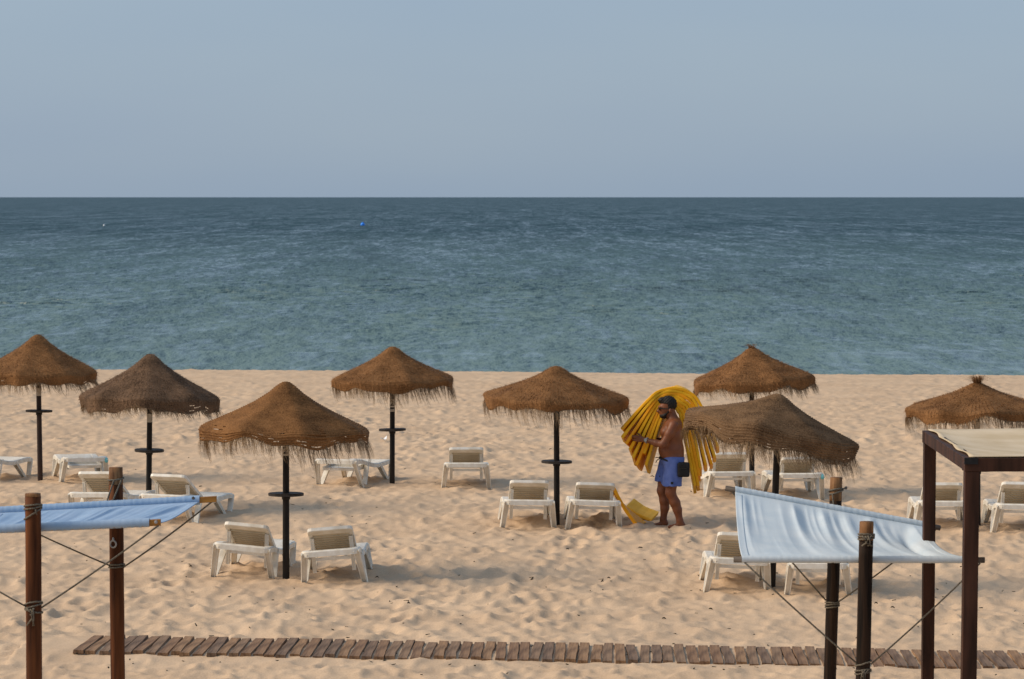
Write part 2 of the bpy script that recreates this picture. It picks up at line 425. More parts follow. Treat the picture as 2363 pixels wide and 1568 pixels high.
# a low swell line just off the beach
Zg += 0.16 * np.exp(-((Yg - 129 - 2.2 * vnoise(Xg / 9, Yg * 0, 5)) / 2.2) ** 2) * (0.4 + vnoise(Xg / 14, Yg * 0, 6))
sea = from_np('sea', np.stack([Xg, Yg, Zg], -1).reshape(-1, 3), grid_faces(len(rows), NC), M['sea'])
sea['kind'] = 'structure'; sea['label'] = 'grey-green sea with small ripples'
bm = bmesh.new()
bm.faces.new([bm.verts.new((x, y, SEA_Z - 0.3)) for x, y in ((-60000, 100), (60000, 100), (60000, 60000), (-60000, 60000))])
so = from_bm('sea_margin', bm, M['sea']); so['kind'] = 'structure'; so['label'] = 'open sea along the coast'

# ------------------------------------------------------------------ boardwalk
bw = thing('boardwalk', 'weathered brown plank boardwalk lying on the sand', 'boardwalk', BW0)
ddir = (BW1 - BW0); L = ddir.length; ddir.normalize()
mesh_cache = []
for i in range(10):
    bm = bmesh.new()
    wd = 0.100 + random.uniform(-0.005, 0.005); ln = 1.14 + random.uniform(-0.03, 0.03)
    nseg = 6
    pr = None
    for s in range(nseg + 1):
        yy = -ln / 2 + ln * s / nseg
        ox = random.uniform(-0.004, 0.004) + (0.008 * math.sin(s * 0.9 + i) if i % 3 == 0 else 0)
        ring = [bm.verts.new((ox - wd / 2, yy, -0.016)), bm.verts.new((ox + wd / 2, yy, -0.016)),
                bm.verts.new((ox + wd / 2 - 0.006, yy, 0.018 + random.uniform(-0.003, 0.003))), bm.verts.new((ox - wd / 2 + 0.006, yy, 0.018 + random.uniform(-0.003, 0.003)))]
        if pr:
            for k in range(4): bm.faces.new((pr[k], pr[(k + 1) % 4], ring[(k + 1) % 4], ring[k]))
        else: bm.faces.new(ring[::-1])
        pr = ring
    bm.faces.new(pr)
    bmesh.ops.recalc_face_normals(bm, faces=bm.faces)
    me = bpy.data.meshes.new('plank'); bm.to_mesh(me); bm.free(); me.materials.append(M['plank'][i % 4])
    mesh_cache.append(me)
npl = int(L / 0.115)
for i in range(npl):
    o = link('plank', random.choice(mesh_cache), None, bw)
    o.location = ddir * (0.06 + i * 0.115 + random.uniform(-0.006, 0.006)) + Vector((0, random.uniform(-0.03, 0.03), random.uniform(-0.006, 0.006)))
    o.rotation_euler = (R(random.uniform(-0.8, 0.8)), R(random.uniform(-1.0, 1.0)), R(-1.8 + random.uniform(-1.1, 1.1)))
for off in (-0.36, 0.36):
    bm = bmesh.new()
    beam(bm, Vector((0, off, -0.045)), ddir * L + Vector((0, off, -0.045)), (0, 0.07, 0), (0, 0, 0.05))
    from_bm('stringer', bm, M['plank'][2], bw)

# ------------------------------------------------------------------ parasols
def parasol(label, base, top, table_v, c1, c2, Rr=0.98, roll=0.0, pit=0.0, coil=False, seed=1, holes=0.0, fuzz=6000, fringe=0.2, tuft=0, tagtxt=None, tagv=None, band=False, polem='pole', skirt=0.13, slope=1.0, sag=0.03):
    rd = random.Random(seed)
    nr_ = np.random.default_rng(seed)
    b = W(*base); b.z = gz(b.x, b.y)
    tp = D(top[0], top[1], b.y); H = tp.z - b.z
    lean = tp.x - b.x
    t = thing('straw_parasol', label, 'parasol', b, (0, 0, 0), 'straw parasols on the sand')
    sm = straw('straw_%d' % seed, c1, c2)
    # pole (leaning a little)
    bm = bmesh.new()
    tube(bm, [(lean * (z / H), 0, z) for z in (-0.45, 0, 0.5, 1.0, 1.5, H - 0.1)], [0.041, 0.041, 0.040, 0.039, 0.038, 0.036], 16)
    from_bm('pole', bm, M[polem], t, True)
    tv = D(base[0], table_v, b.y).z - b.z
    bm = bmesh.new(); lathe(bm, [(0.19, -0.018), (0.205, -0.016), (0.208, 0.010), (0.20, 0.016)], 28)
    o = from_bm('table', bm, M['table'], t); o.location = (lean * tv / H, 0, tv); o.rotation_euler = (R(rd.uniform(-1.5, 1)), R(rd.uniform(-1.5, 1.5)), 0)
    bm = bmesh.new(); lathe(bm, [(0.047, -0.06), (0.052, -0.02), (0.045, -0.018)], 16)
    o = from_bm('table_collar', bm, M['pole'], t, True); o.location = (lean * tv / H, 0, tv)
    # canopy surface
    apex = Vector((lean, 0, H))
    prof = [(0.0, 0.0), (0.045, -0.006), (0.10, -0.035), (0.20, -0.105), (0.35, -0.185), (0.55, -0.270), (0.75, -0.345), (0.90, -0.400), (0.965, -0.432), (0.99, -0.465), (0.985, -0.465 - skirt)]
    prof = [(r * Rr / 0.99, z * slope if i < 9 else z + (slope - 1) * -0.43) for i, (r, z) in enumerate(prof)]
    P = np.array(prof); seg = np.sqrt((np.diff(P, axis=0) ** 2).sum(1)); S = np.concatenate([[0], np.cumsum(seg)])
    pitchc = 0.028 if coil else 0.03
    ncoil = int(S[-1] / pitchc)
    sub = 4 if coil else 3
    nring = ncoil * sub + 1
    s = np.linspace(0, S[-1], nring)
    pr, pz = np.interp(s, S, P[:, 0]), np.interp(s, S, P[:, 1])
    nrm = np.stack([-np.gradient(pz, s), np.gradient(pr, s)], 1)
    cb = np.abs(np.sin(np.pi * s / pitchc)) * (0.012 if coil else 0.006)
    NS = 96
    th = np.linspace(0, 2 * np.pi, NS, endpoint=False)
    ph0 = rd.uniform(0, 0.8)
    T, Sg = np.meshgrid(th, s)
    rib = 0.5 + 0.5 * np.cos(8 * (T - ph0))            # 1 on a rib
    rf = pr[:, None] / Rr
    rad = pr[:, None] + (cb * nrm[:, 0])[:, None]
    zz = pz[:, None] + (cb * nrm[:, 1])[:, None]
    lowf = sum(rd.uniform(0.3, 1) * np.cos(k * T + rd.uniform(0, 6.28)) for k in (1, 2, 3, 4, 5)) / 3
    loc8 = ((T - ph0 + math.pi / 8) % (math.pi / 4)) - math.pi / 8
    poly = math.cos(math.pi / 8) / np.cos(math.pi / 8 - np.abs(loc8)) # octagon: 1 at a rib after scaling
    poly = poly / poly.max()
    rad = rad * (1 - (1 - poly) * 0.85 * np.clip(rf * 1.3, 0, 1) + 0.022 * lowf * rf)
    zz = zz - sag * 1.1 * (1 - rib) * rf ** 2 * np.clip(1.2 - rf * 0.5, 0, 1) + 0.028 * lowf * rf ** 2
    skz = np.clip((s - S[-3]) / (S[-1] - S[-3]), 0, 1)[:, None]
    zz = zz + skz * (0.030 * np.cos(5 * T + seed) + 0.022 * np.cos(3 * T + 2.1 * seed) + 0.02 * np.cos(11 * T + seed * 3))
    rad = rad - skz * 0.02 * (1 + np.cos(7 * T + seed))
    zz = zz + nr_.normal(0, 0.0014, zz.shape); rad = rad + nr_.normal(0, 0.0014, rad.shape)
    V = np.stack([rad * np.cos(T), rad * np.sin(T), zz], -1)
    Rm = np.array(Matrix.Rotation(R(roll), 3, 'Y') @ Matrix.Rotation(R(pit), 3, 'X'))
    V = V @ Rm.T + np.array(apex)
    Fq = grid_faces(nring, NS, True)
    if holes > 0:
        ri = Fq[:, 0] // NS; ci = Fq[:, 0] % NS
        groove = (ri % sub) == (sub - 1 if not coil else 0)
        pn = vnoise(ci / 1.6 + seed * 3, ri / sub / 1.5, seed)
        zone = np.clip((ri / nring - (0.74 if coil else 0.84)) / 0.2, 0, 1)
        kill = groove & (pn * 0.6 + nr_.random(len(ri)) * 0.4 < holes * zone)
        Fq = Fq[~kill]
    can = from_np('canopy', V.reshape(-1, 3), Fq, sm, t)
    # fringe
    Vs, Fs = [], []
    def strip(pts, w, dirv):
        k0 = len(Vs)
        for i, p in enumerate(pts):
            ww = w * (1 - 0.75 * i / (len(pts) - 1))
            Vs.append(p - dirv * ww / 2); Vs.append(p + dirv * ww / 2)
        for i in range(len(pts) - 1):
            Fs.append((k0 + 2 * i, k0 + 2 * i + 1, k0 + 2 * i + 3, k0 + 2 * i + 2))
    rim = V[-1]
    ntuft = 150
    for k in range(ntuft):
        a = (k + rd.uniform(-0.3, 0.3)) / ntuft * NS
        j = int(a) % NS; fr = a - int(a)
        p0 = rim[j] * (1 - fr) + rim[(j + 1) % NS] * fr
        ax = math.cos(a / NS * 2 * math.pi); ay = math.sin(a / NS * 2 * math.pi)
        out = np.array([ax, ay, 0]); tang = np.array([-ay, ax, 0])
        ln = fringe * rd.uniform(0.6, 1.15)
        sw = rd.uniform(-0.05, 0.07); ob = rd.uniform(-0.02, 0.05); wind = np.array([0.045, -0.02, 0])
        for q in range(14):
            f = rd.uniform(0.25, 1.1); L_ = ln * f
            st = p0 + tang * rd.uniform(-0.022, 0.022) + np.array([0, 0, rd.uniform(0, 0.03)])
            s1, o1 = sw + rd.uniform(-0.02, 0.02), ob + rd.uniform(-0.015, 0.015)
            pts = []
            for u in (0, 0.35, 0.7, 1.0):
                cur = rd.uniform(-0.008, 0.008) * u
                pts.append(st + out * (o1 * math.sin(u * 2.2)) + tang * (s1 * u * u + cur) + wind * u * u * f - np.array([0, 0, L_ * u]))
            strip(pts, rd.uniform(0.0035, 0.0055), tang * 0.8 + out * 0.3)
    fo = from_np('fringe', np.array(Vs), np.array(Fs), M['fringe'], t, False); fo['kind'] = 'stuff'
    # short fibres standing off the thatch
    if fuzz:
        Vs, Fs = [], []
        ii = (np.sqrt(nr_.random(fuzz)) * (nring - 3)).astype(int) + 1
        jj = nr_.integers(0, NS, fuzz)
        for i, j in zip(ii, jj):
            p = V[i, j] * 0.5 + V[i, (j + 1) % NS] * 0.5 * 1.0
            dn = V[min(i + 2, nring - 1), j] - V[i, j]; dn = dn / (np.linalg.norm(dn) + 1e-6)
            tg = V[i, (j + 1) % NS] - V[i, j]; tg = tg / (np.linalg.norm(tg) + 1e-6)
            n_ = np.cross(dn, tg); n_ = n_ * (1 if n_[2] > -0.1 else -1)
            d_ = dn * rd.uniform(0.3, 1) + tg * rd.uniform(-0.7, 0.7) + n_ * rd.uniform(0.15, 0.75)
            d_ = d_ / np.linalg.norm(d_)
            L_ = rd.uniform(0.025, 0.065)
            strip([p, p + d_ * L_ * 0.6, p + d_ * L_ - np.array([0, 0, 0.01])], rd.uniform(0.005, 0.009), np.cross(d_, n_) + 1e-4)
        fo = from_np('thatch_fibres', np.array(Vs), np.array(Fs), straw('stalk_%d' % seed, tuple(c * 1.3 for c in c1), tuple(c * 1.45 for c in c2)), t, False); fo['kind'] = 'stuff'
    if tuft:
        Vs, Fs = [], []
        for k in range(int(190 * tuft)):
            a = rd.uniform(0, 6.28); o_ = np.array([math.cos(a), math.sin(a), 0])
            L_ = rd.uniform(0.08, 0.23) * (0.5 + 0.5 * tuft)
            p = np.array(apex) + o_ * rd.uniform(0, 0.05) - np.array([0, 0, 0.02])
            strip([p, p + o_ * L_ * 0.3 + np.array([0, 0, L_ * 0.55]), p + o_ * L_ + np.array([0, 0, L_ * rd.uniform(0.2, 0.55)])], 0.007, np.array([-o_[1], o_[0], 0]))
        fo = from_np('top_tuft', np.array(Vs), np.array(Fs), sm, t, False); fo['kind'] = 'stuff'
    if tagv:
        zt = D(base[0], tagv, b.y).z - b.z
        bm = bmesh.new()
        vv = []
        for zq in (-0.06, 0.06):
            vv.append([bm.verts.new((0.0425 * math.sin(a), -0.0425 * math.cos(a), zq)) for a in [R(x) for x in range(-62, 63, 12)]])
        for k in range(len(vv[0]) - 1): bm.faces.new((vv[0][k], vv[0][k + 1], vv[1][k + 1], vv[1][k]))
        tg = from_bm('number_tag' if tagtxt else 'tag_plate', bm, M['tagw'], t); tg.location = (lean * zt / H - (0.0 if not tagtxt else 0.004), 0, zt)
        if tagtxt:
            cu = bpy.data.curves.new('digit', 'FONT'); cu.body = tagtxt; cu.size = 0.115; cu.align_x = 'CENTER'; cu.align_y = 'CENTER'; cu.extrude = 0.002; cu.offset = 0.002
            tmp = bpy.data.objects.new('digit', cu); C.objects.link(tmp)
            dg = bpy.context.evaluated_depsgraph_get(); me = bpy.data.meshes.new_from_object(tmp.evaluated_get(dg))
            C.objects.unlink(tmp); bpy.data.objects.remove(tmp)
            me.materials.clear()
            o = link('digit', me, M['black'], tg); o.rotation_euler = (math.pi / 2, 0, 0); o.location = (0, -0.0465, 0)
    if band:
        zt = D(base[0], tagv + 16, b.y).z - b.z
        bm = bmesh.new(); lathe(bm, [(0.0425, -0.022), (0.0428, 0.022)], 18)
        o = from_bm('band', bm, M['tagw'], t, True); o.location = (lean * zt / H, 0, zt)
    return t

OR1, OR2 = (0.100, 0.046, 0.017), (0.305, 0.156, 0.064)
BR1, BR2 = (0.095, 0.044, 0.016), (0.31, 0.155, 0.062)
GR1, GR2 = (0.055, 0.034, 0.021), (0.21, 0.130, 0.078)
parasol('rusty-brown straw parasol with reddish pole standing between two flat-lying loungers', (93, 1112), (87, 773), 949, OR1, OR2, Rr=0.96, roll=0.5, seed=1, holes=0.33, fringe=0.19, slope=1.27, polem='pole_red', tagv=905)
parasol('weathered grey-brown straw parasol standing behind the mid-blue awning', (343, 1180), (347, 818), 1040, GR1, GR2, Rr=0.99, roll=1, pit=-2, seed=2, holes=0.42, fringe=0.14, tagv=965, skirt=0.15, fuzz=7000, slope=1.34)
parasol('coiled-rope straw parasol with number 2 tag standing between two propped loungers', (660, 1332), (660, 883), 1141, OR1, (0.30, 0.150, 0.058), Rr=1.0, roll=1.5, pit=-2, coil=True, seed=3, holes=0.40, fuzz=250, fringe=0.27, tagtxt='2', tagv=1040, skirt=0.10, slope=1.22)
parasol('fuzzy orange-brown straw parasol with number 2 tag beside one flat-lying lounger', (905, 1122), (906, 801), 992, OR1, OR2, Rr=0.965, seed=4, fringe=0.25, slope=1.1, skirt=0.10, tagtxt='2', tagv=931, band=True)
parasol('fuzzy brown straw parasol between two propped loungers, near the man with mats', (1285, 1210), (1284, 846), 1066, OR1, OR2, Rr=0.985, roll=1.5, seed=5, fringe=0.25, slope=0.92, skirt=0.09)
parasol('tan straw parasol with bare pole rising seaward of the drooping grey-brown one', (1735, 1136), (1735, 803), 1003, BR1, BR2, Rr=0.95, roll=-3.5, seed=6, fringe=0.17, tuft=0.35, slope=1.04, skirt=0.11)
parasol('grey-brown coiled-rope parasol with a tilted drooping canopy behind the pale blue awning', (1781, 1355), (1798, 912), 1150, (0.072, 0.042, 0.022), (0.255, 0.155, 0.082), Rr=1.0, roll=12, pit=-3, coil=True, seed=7, holes=0.34, fuzz=350, fringe=0.24, skirt=0.18, slope=0.86)
parasol('orange straw parasol with wispy top tuft behind the cream-roofed cabana', (2256, 1216), (2255, 884), 1084, OR1, OR2, Rr=0.985, seed=8, fringe=0.28, tuft=1.0, tagv=985, slope=0.74, skirt=0.10)

# ------------------------------------------------------------------ sun loungers
ZY = [(0, .405), (.15, .405), (.35, .388), (.6, .345), (.85, .305), (1.1, .285), (1.35, .292), (1.6, .305), (1.85, .292)]
def zy(y): return float(np.interp(y, [a for a, _ in ZY], [b for _, b in ZY]))
def make_lounger(angle):
    t = thing('sun_lounger', 'x', 'sun lounger', group='white plastic sun loungers')
    # rim: rounded rectangle swept with a plank-like section
    hw, L_ = 0.335, 1.86; rc = 0.09
    path = []
    def corner(cx, cy, a0):
        for k in range(6):
            a = R(a0 + 90 * k / 5); path.append((cx + rc * math.cos(a), cy + rc * math.sin(a)))
    corner(hw - rc, rc, -90)
    for y in np.linspace(0.2, L_ - 0.2, 12): path.append((hw - 0.012 * math.sin(math.pi * y / L_), y))
    corner(hw - rc, L_ - rc, 0); corner(-hw + rc, L_ - rc, 90)
    for y in np.linspace(L_ - 0.2, 0.2, 12): path.append((-hw + 0.012 * math.sin(math.pi * y / L_), y))
    corner(-hw + rc, rc, 180)
    bm = bmesh.new(); n = len(path); rings = []
    for i, (x, y) in enumerate(path):
        x0, y0 = path[i - 1]; x1, y1 = path[(i + 1) % n]
        tx, ty = x1 - x0, y1 - y0; q = math.hypot(tx, ty); nx, ny = ty / q, -tx / q
        z = zy(y); sec = [(0, -0.068), (0, -0.012), (-0.014, 0), (-0.085, 0), (-0.095, -0.012), (-0.02, -0.03), (-0.012, -0.068)]
        rings.append([bm.verts.new((x + nx * a, y + ny * a, z + b)) for a, b in sec])
    for i in range(n):
        A, B = rings[i], rings[(i + 1) % n]
        for k in range(7): bm.faces.new((A[k], A[(k + 1) % 7], B[(k + 1) % 7], B[k]))
    from_bm('frame', bm, M['plastic'], t, False)
    # V legs
    for sx in (-1, 1):
        for (ya, yb, yc) in ((0.03, 0.30, 0.62), (1.20, 1.56, 1.83)):
            bm = bmesh.new()
            x0, x1 = sx * (hw - 0.038), sx * (hw + 0.02)
            for yt, yo in ((ya, -0.022), (yc, 0.022)):
                zt = zy(yt) - 0.02
                p0, p1 = Vector((x0, yt, zt)), Vector((x1, yb + yo, -0.06))
                dv = (p1 - p0).normalized(); wv = Vector((1, 0, 0)); hv = dv.cross(wv).normalized()
                beam(bm, p0, p1, wv * 0.080, hv * 0.026, 0.8)
                for e in (-1, 1):        # channel flanges
                    beam(bm, p0 + wv * 0.030 * e + hv * 0.018 * (1 if yo < 0 else -1), p1 + wv * 0.023 * e + hv * 0.014 * (1 if yo < 0 else -1), wv * 0.010, hv * 0.045, 0.8)
            box(bm, (x1, yb, -0.045), (0.06, 0.075, 0.03))
            from_bm('leg', bm, M['plastic'], t, False, 0.003)
    # seat slats
    slat_me = None
    sb = bmesh.new(); box(sb, (0, 0, 0), (0.50, 0.066, 0.022))
    so_ = from_bm('seat_slat', sb, M['plastic'], t, False, 0.004)
    ys = [0.90 + 0.075 * k for k in range(12)]
    for k, y in enumerate(ys):
        o = so_ if k == 0 else so_.copy()
        if k: C.objects.link(o)
        o.location = (0, y, zy(y) - 0.018); o.rotation_euler = (math.atan2(zy(y + .03) - zy(y - .03), .06), 0, 0)
    # backrest: local frame with hinge at origin, extending to -y
    br = link('backrest', None, None, t)
    hz = zy(0.85) + 0.008
    bm = bmesh.new()
    w2, ln = 0.258, 0.745
    outl = [(-w2, 0), (w2, 0), (w2, -ln + 0.05), (w2 - 0.015, -ln + 0.012), (w2 - 0.05, -ln), (-w2 + 0.05, -ln), (-w2 + 0.015, -ln + 0.012), (-w2, -ln + 0.05)]
    inn = [(-w2 + 0.045, -0.04), (w2 - 0.045, -0.04), (w2 - 0.045, -ln + 0.16), (w2 - 0.046, -ln + 0.155), (w2 - 0.05, -ln + 0.15), (-w2 + 0.05, -ln + 0.15), (-w2 + 0.046, -ln + 0.155), (-w2 + 0.045, -ln + 0.16)]
    lay = {}
    for key, pts, z in (('ot', outl, 0.016), ('ob', outl, -0.028), ('it', inn, 0.014), ('ib', inn, -0.022)):
        lay[key] = [bm.verts.new((x, y, z)) for x, y in pts]
    for k in range(8):
        k2 = (k + 1) % 8
        bm.faces.new((lay['ot'][k], lay['ot'][k2], lay['it'][k2], lay['it'][k]))
        bm.faces.new((lay['ob'][k], lay['ib'][k], lay['ib'][k2], lay['ob'][k2]))
        bm.faces.new((lay['ot'][k], lay['ob'][k], lay['ob'][k2], lay['ot'][k2]))
        bm.faces.new((lay['it'][k], lay['it'][k2], lay['ib'][k2], lay['ib'][k]))
    bmesh.ops.recalc_face_normals(bm, faces=bm.faces)
    me = bpy.data.meshes.new('backrest'); bm.to_mesh(me); bm.free(); me.materials.append(M['plastic'])
    old = br; br = link('backrest', me, None, t); bpy.data.objects.remove(old)
    bv = br.modifiers.new('bevel', 'BEVEL'); bv.width = 0.006; bv.segments = 2; bv.limit_method = 'ANGLE'
    br.location = (0, 0.85, hz); br.rotation_euler = (-angle, 0, 0)
    sb = bmesh.new(); box(sb, (0, 0, 0), (2 * w2 - 0.085, 0.053, 0.016)); box(sb, (0, 0.018, -0.013), (2 * w2 - 0.09, 0.013, 0.018))
    s0 = from_bm('slat', sb, M['plastic_under'], br, False)
    for k in range(8):
        o = s0 if k == 0 else s0.copy()
        if k: C.objects.link(o)
        o.location = (0, -0.075 - 0.0675 * k, -0.004)
    # prop frame behind the backrest
    bm = bmesh.new()
    ca, sa = math.cos(angle), math.sin(angle)
    for sx in (-1, 1):
        a = Vector((sx * 0.222, 0.85 - 0.55 * ca, hz + 0.55 * sa - 0.035))
        if angle > 0.15: b_ = Vector((sx * 0.228, a.y + 0.10, 0.115))
        else: b_ = Vector((sx * 0.228, a.y + 0.42, hz - 0.07))
        dv = (b_ - a).normalized(); hv = dv.cross(Vector((1, 0, 0))).normalized()
        for e in (-1, 1):
            beam(bm, a + Vector((0.016 * e, 0, 0)), b_ + Vector((0.016 * e, 0, 0)), (0.011, 0, 0), hv * 0.032)
        beam(bm, a + hv * 0.008, b_ + hv * 0.008, (0.028, 0, 0), hv * 0.010)
    if angle > 0.15:
        k = 0.62; yb = 0.85 - 0.55 * ca + 0.10 * k; zb = (hz + 0.55 * sa - 0.035) * (1 - k) + 0.115 * k
        beam(bm, (-0.23, yb, zb), (0.23, yb, zb), (0, 0.02, 0), (0, 0, 0.035))
    from_bm('prop_frame', bm, M['plastic'], t)
    return t
UP, FLAT = R(26), R(-4.5)
proto = {UP: make_lounger(UP), FLAT: make_lounger(FLAT)}
used = set()
def lounger(u, v, phi, roll, ang, label, cyan=False):
    src = proto[ang]
    if ang in used: o = copy_tree(src)
    else: o = None; used.add(ang)
    p = W(u, v)
    keep.append((src, o, u, v, phi, roll, label, cyan)); return
keep = []
LL = [
    (-60, 1116, 14, 0, FLAT, 'flat-lying white lounger on the landward-left side of the red-poled parasol'),
    (194, 1117, -13, 0, FLAT, 'flat-lying white lounger with a cyan-marked corner beside the red-poled parasol', True),
    (228, 1202, 12, -1, UP, 'white lounger half hidden by the mid-blue awning and its taller log post'),
    (392, 1208, 16, 1, UP, 'white lounger turned aside behind the mid-blue awning, its foot end clear of the fabric'),
    (562, 1329, 6, 5, UP, 'white lounger tilted in the sand, its foot end passing behind the coiled-rope parasol pole'),
    (772, 1342, 0.5, -4.5, UP, 'white lounger beside the number 2 coiled-rope parasol, fully clear of its pole'),
    (788, 1125, 16, 0, FLAT, 'flat-lying white lounger turned aside next to the number 2 fuzzy parasol'),
    (1076, 1132, -1, 0, UP, 'white lounger standing alone on open sand away from any parasol'),
    (1219, 1218, -1.5, 1, UP, 'propped white lounger beside the fuzzy brown parasol pole, without mats'),
    (1370, 1219, -0.5, 2, UP, 'propped white lounger with yellow foam mats leaning against its side'),
    (1684, 1148, -5, 0, UP, 'propped white lounger beside the hanging ends of the carried yellow mats'),
    (1842, 1150, -3, 0, UP, 'white lounger with a cyan-marked corner behind the drooping parasol fringe', True),
    (1701, 1361, 1, 3, UP, 'propped white lounger whose backrest shows past the pale blue awning edge'),
    (1888, 1370, 5, 0, UP, 'white lounger mostly hidden below the pale blue awning'),
    (2174, 1226, 3, 0, UP, 'propped white lounger seen through the brown posts of the cabana'),
    (2353, 1234, 3, 1, UP, 'propped white lounger beneath the far side of the cream-roofed cabana'),
]
copies = []
seen = set()
for e in LL:
    ang = e[4]
    if ang in seen: o = copy_tree(proto[ang])
    else: seen.add(ang); o = None
    copies.append((o or proto[ang], e))
for o, e in copies:
    u, v, phi, roll, ang, label = e[:6]
    p = W(u, v)
    m = Matrix.Rotation(R(-phi), 3, 'Z')
    off = m @ Vector((0, 0.3, 0))
    o.location = (p.x - off.x, p.y - off.y, gz(p.x, p.y) - 0.005)
    o.rotation_euler = (R(random.uniform(-0.8, 0.8)), R(roll), R(-phi))
    o['label'] = label
    for ch in o.children:
        if ch.name.startswith('backrest') and ang == UP: ch.rotation_euler.x = -UP + R(random.uniform(-2.5, 2.5))
    if len(e) > 6:
        bm = bmesh.new(); bmesh.ops.create_uvsphere(bm, u_segments=10, v_segments=6, radius=0.035)
        c = from_bm('corner_cap', bm, M['cyan'], o, True); c.location = (0.315, 0.028, 0.352); c.scale = (0.9, 0.9, 1.15)

# ------------------------------------------------------------------ signed-distance modelling for the figure
def surface_nets(F, org, h):
    nx, ny, nz = F.shape
    ins = F < 0
    acc = np.zeros((nx - 1, ny - 1, nz - 1, 3)); cnt = np.zeros((nx - 1, ny - 1, nz - 1))
    offs = [(a, b, c) for a in (0, 1) for b in (0, 1) for c in (0, 1)]
    sl = lambda o: F[o[0]:nx - 1 + o[0], o[1]:ny - 1 + o[1], o[2]:nz - 1 + o[2]]
    for o in offs:
        for ax in range(3):
            if o[ax]: continue
            q = list(o); q[ax] = 1
            A, B = sl(o), sl(q)
            m = (A < 0) != (B < 0)
            t = np.where(m, A / np.where(m, A - B, 1), 0)
            for k in range(3):
                acc[..., k] += np.where(m, o[k] + (t if k == ax else 0), 0)
            cnt += m
    act = cnt > 0
    idx = np.full(act.shape, -1); idx[act] = np.arange(act.sum())
    ijk = np.argwhere(act)
    V = (acc[act] / cnt[act][:, None] + ijk) * h + np.array(org)
    faces = []
    for ax in range(3):
        sa = [slice(None)] * 3; sb = [slice(None)] * 3; sa[ax] = slice(0, -1); sb[ax] = slice(1, None)
        A, B = ins[tuple(sa)], ins[tuple(sb)]
        e = np.argwhere(A != B)
        o1, o2 = [(1, 2), (2, 0), (0, 1)][ax]
        e = e[(e[:, o1] > 0) & (e[:, o2] > 0) & (e[:, o1] < F.shape[o1] - 1) & (e[:, o2] < F.shape[o2] - 1)]
        flip = ~A[tuple(e.T)]
        def gi(d1, d2):
            c = e.copy(); c[:, o1] += d1; c[:, o2] += d2; return idx[tuple(c.T)]
        q = np.stack([gi(-1, -1), gi(0, -1), gi(0, 0), gi(-1, 0)], 1)
        q[flip] = q[flip][:, ::-1]
        faces.append(q)
    Fq = np.concatenate(faces); Fq = Fq[(Fq >= 0).all(1)]
    return V, Fq
def smin(a, b, k):
    h = np.clip(0.5 + 0.5 * (b - a) / k, 0, 1)
    return b * (1 - h) + a * h - k * h * (1 - h)
class SDF:
    def __init__(s, lo, hi, h):
        s.lo, s.h = np.array(lo, float), h
        ax = [np.arange(lo[i], hi[i] + h, h) for i in range(3)]
        s.X, s.Y, s.Z = np.meshgrid(*ax, indexing='ij'); s.F = np.full(s.X.shape, 9.0)
    def cone(s, a, b, ra, rb, k=0.02, sq=1.0):
        a, b = np.array(a, float), np.array(b, float); d = b - a
        t = np.clip(((s.X - a[0]) * d[0] + (s.Y - a[1]) * d[1] + (s.Z - a[2]) * d[2]) / (d @ d), 0, 1)
        ds = np.sqrt((s.X - a[0] - t * d[0]) ** 2 + ((s.Y - a[1] - t * d[1]) * sq) ** 2 + (s.Z - a[2] - t * d[2]) ** 2)
        s.F = smin(s.F, ds - (ra + (rb - ra) * t), k); return s
    def chain(s, pts, k=0.02):
        for p, q in zip(pts[:-1], pts[1:]): s.cone(p[:3], q[:3], p[3], q[3], k)
        return s
    def ell(s, c, r, k=0.02, ry=0.0):
        x, y, z = s.X - c[0], s.Y - c[1], s.Z - c[2]
        if ry: ca, sa = math.cos(ry), math.sin(ry); x, z = ca * x + sa * z, -sa * x + ca * z
        k0 = np.sqrt((x / r[0]) ** 2 + (y / r[1]) ** 2 + (z / r[2]) ** 2) + 1e-9
        k1 = np.sqrt((x / r[0] ** 2) ** 2 + (y / r[1] ** 2) ** 2 + (z / r[2] ** 2) ** 2) + 1e-9
        s.F = smin(s.F, k0 * (k0 - 1) / k1, k); return s
    def mesh(s, name, mat, parent):
        V, Fq = surface_nets(s.F, s.lo, s.h)
        return from_np(name, V, Fq, mat, parent, True)

pm = W(1549.6, 1219); pm.y += 0.14
man = thing('person', 'shirtless tanned man in blue shorts and sunglasses carrying yellow foam mats over his shoulder', 'person', (pm.x, pm.y, gz(pm.x, pm.y) + 0.005))
man.scale = (1.04, 1.06, 1.0)
NEAR = [(.03, -.10, .88, .105), (.005, -.11, .67, .092), (-.012, -.115, .46, .062), (.045, -.115, .33, .064), (.075, -.115, .24, .055), (.108, -.115, .085, .040), (.135, -.115, .035, .036)]
FAR = [(-.03, .10, .88, .105), (-.075, .10, .67, .092), (-.112, .10, .47, .062), (-.078, .10, .33, .062), (-.075, .10, .24, .054), (-.095, .10, .085, .039), (-.07, .10, .035, .035)]
b = SDF((-.62, -.36, -.06), (.30, .36, 1.80), 0.0095)
b.ell((.02, 0, .92), (.142, .168, .12), .04).ell((.0, 0, 1.03), (.165, .180, .16), .05).ell((.012, 0, 1.23), (.142, .182, .19), .06).ell((.035, 0, 1.37), (.108, .19, .085), .05)
b.ell((-.085, -.07, 1.27), (.055, .075, .06), .04).ell((-.085, .07, 1.27), (.055, .075, .06), .04)
b.chain(NEAR, .03).chain(FAR, .03)
b.cone((.135, -.115, .035), (-.02, -.125, .008), .034, .026, .03).cone((-.07, .10, .035), (-.20, .09, .008), .034, .026, .03)
b.cone((.03, 0, 1.42), (-.015, 0, 1.55), .066, .060, .05)
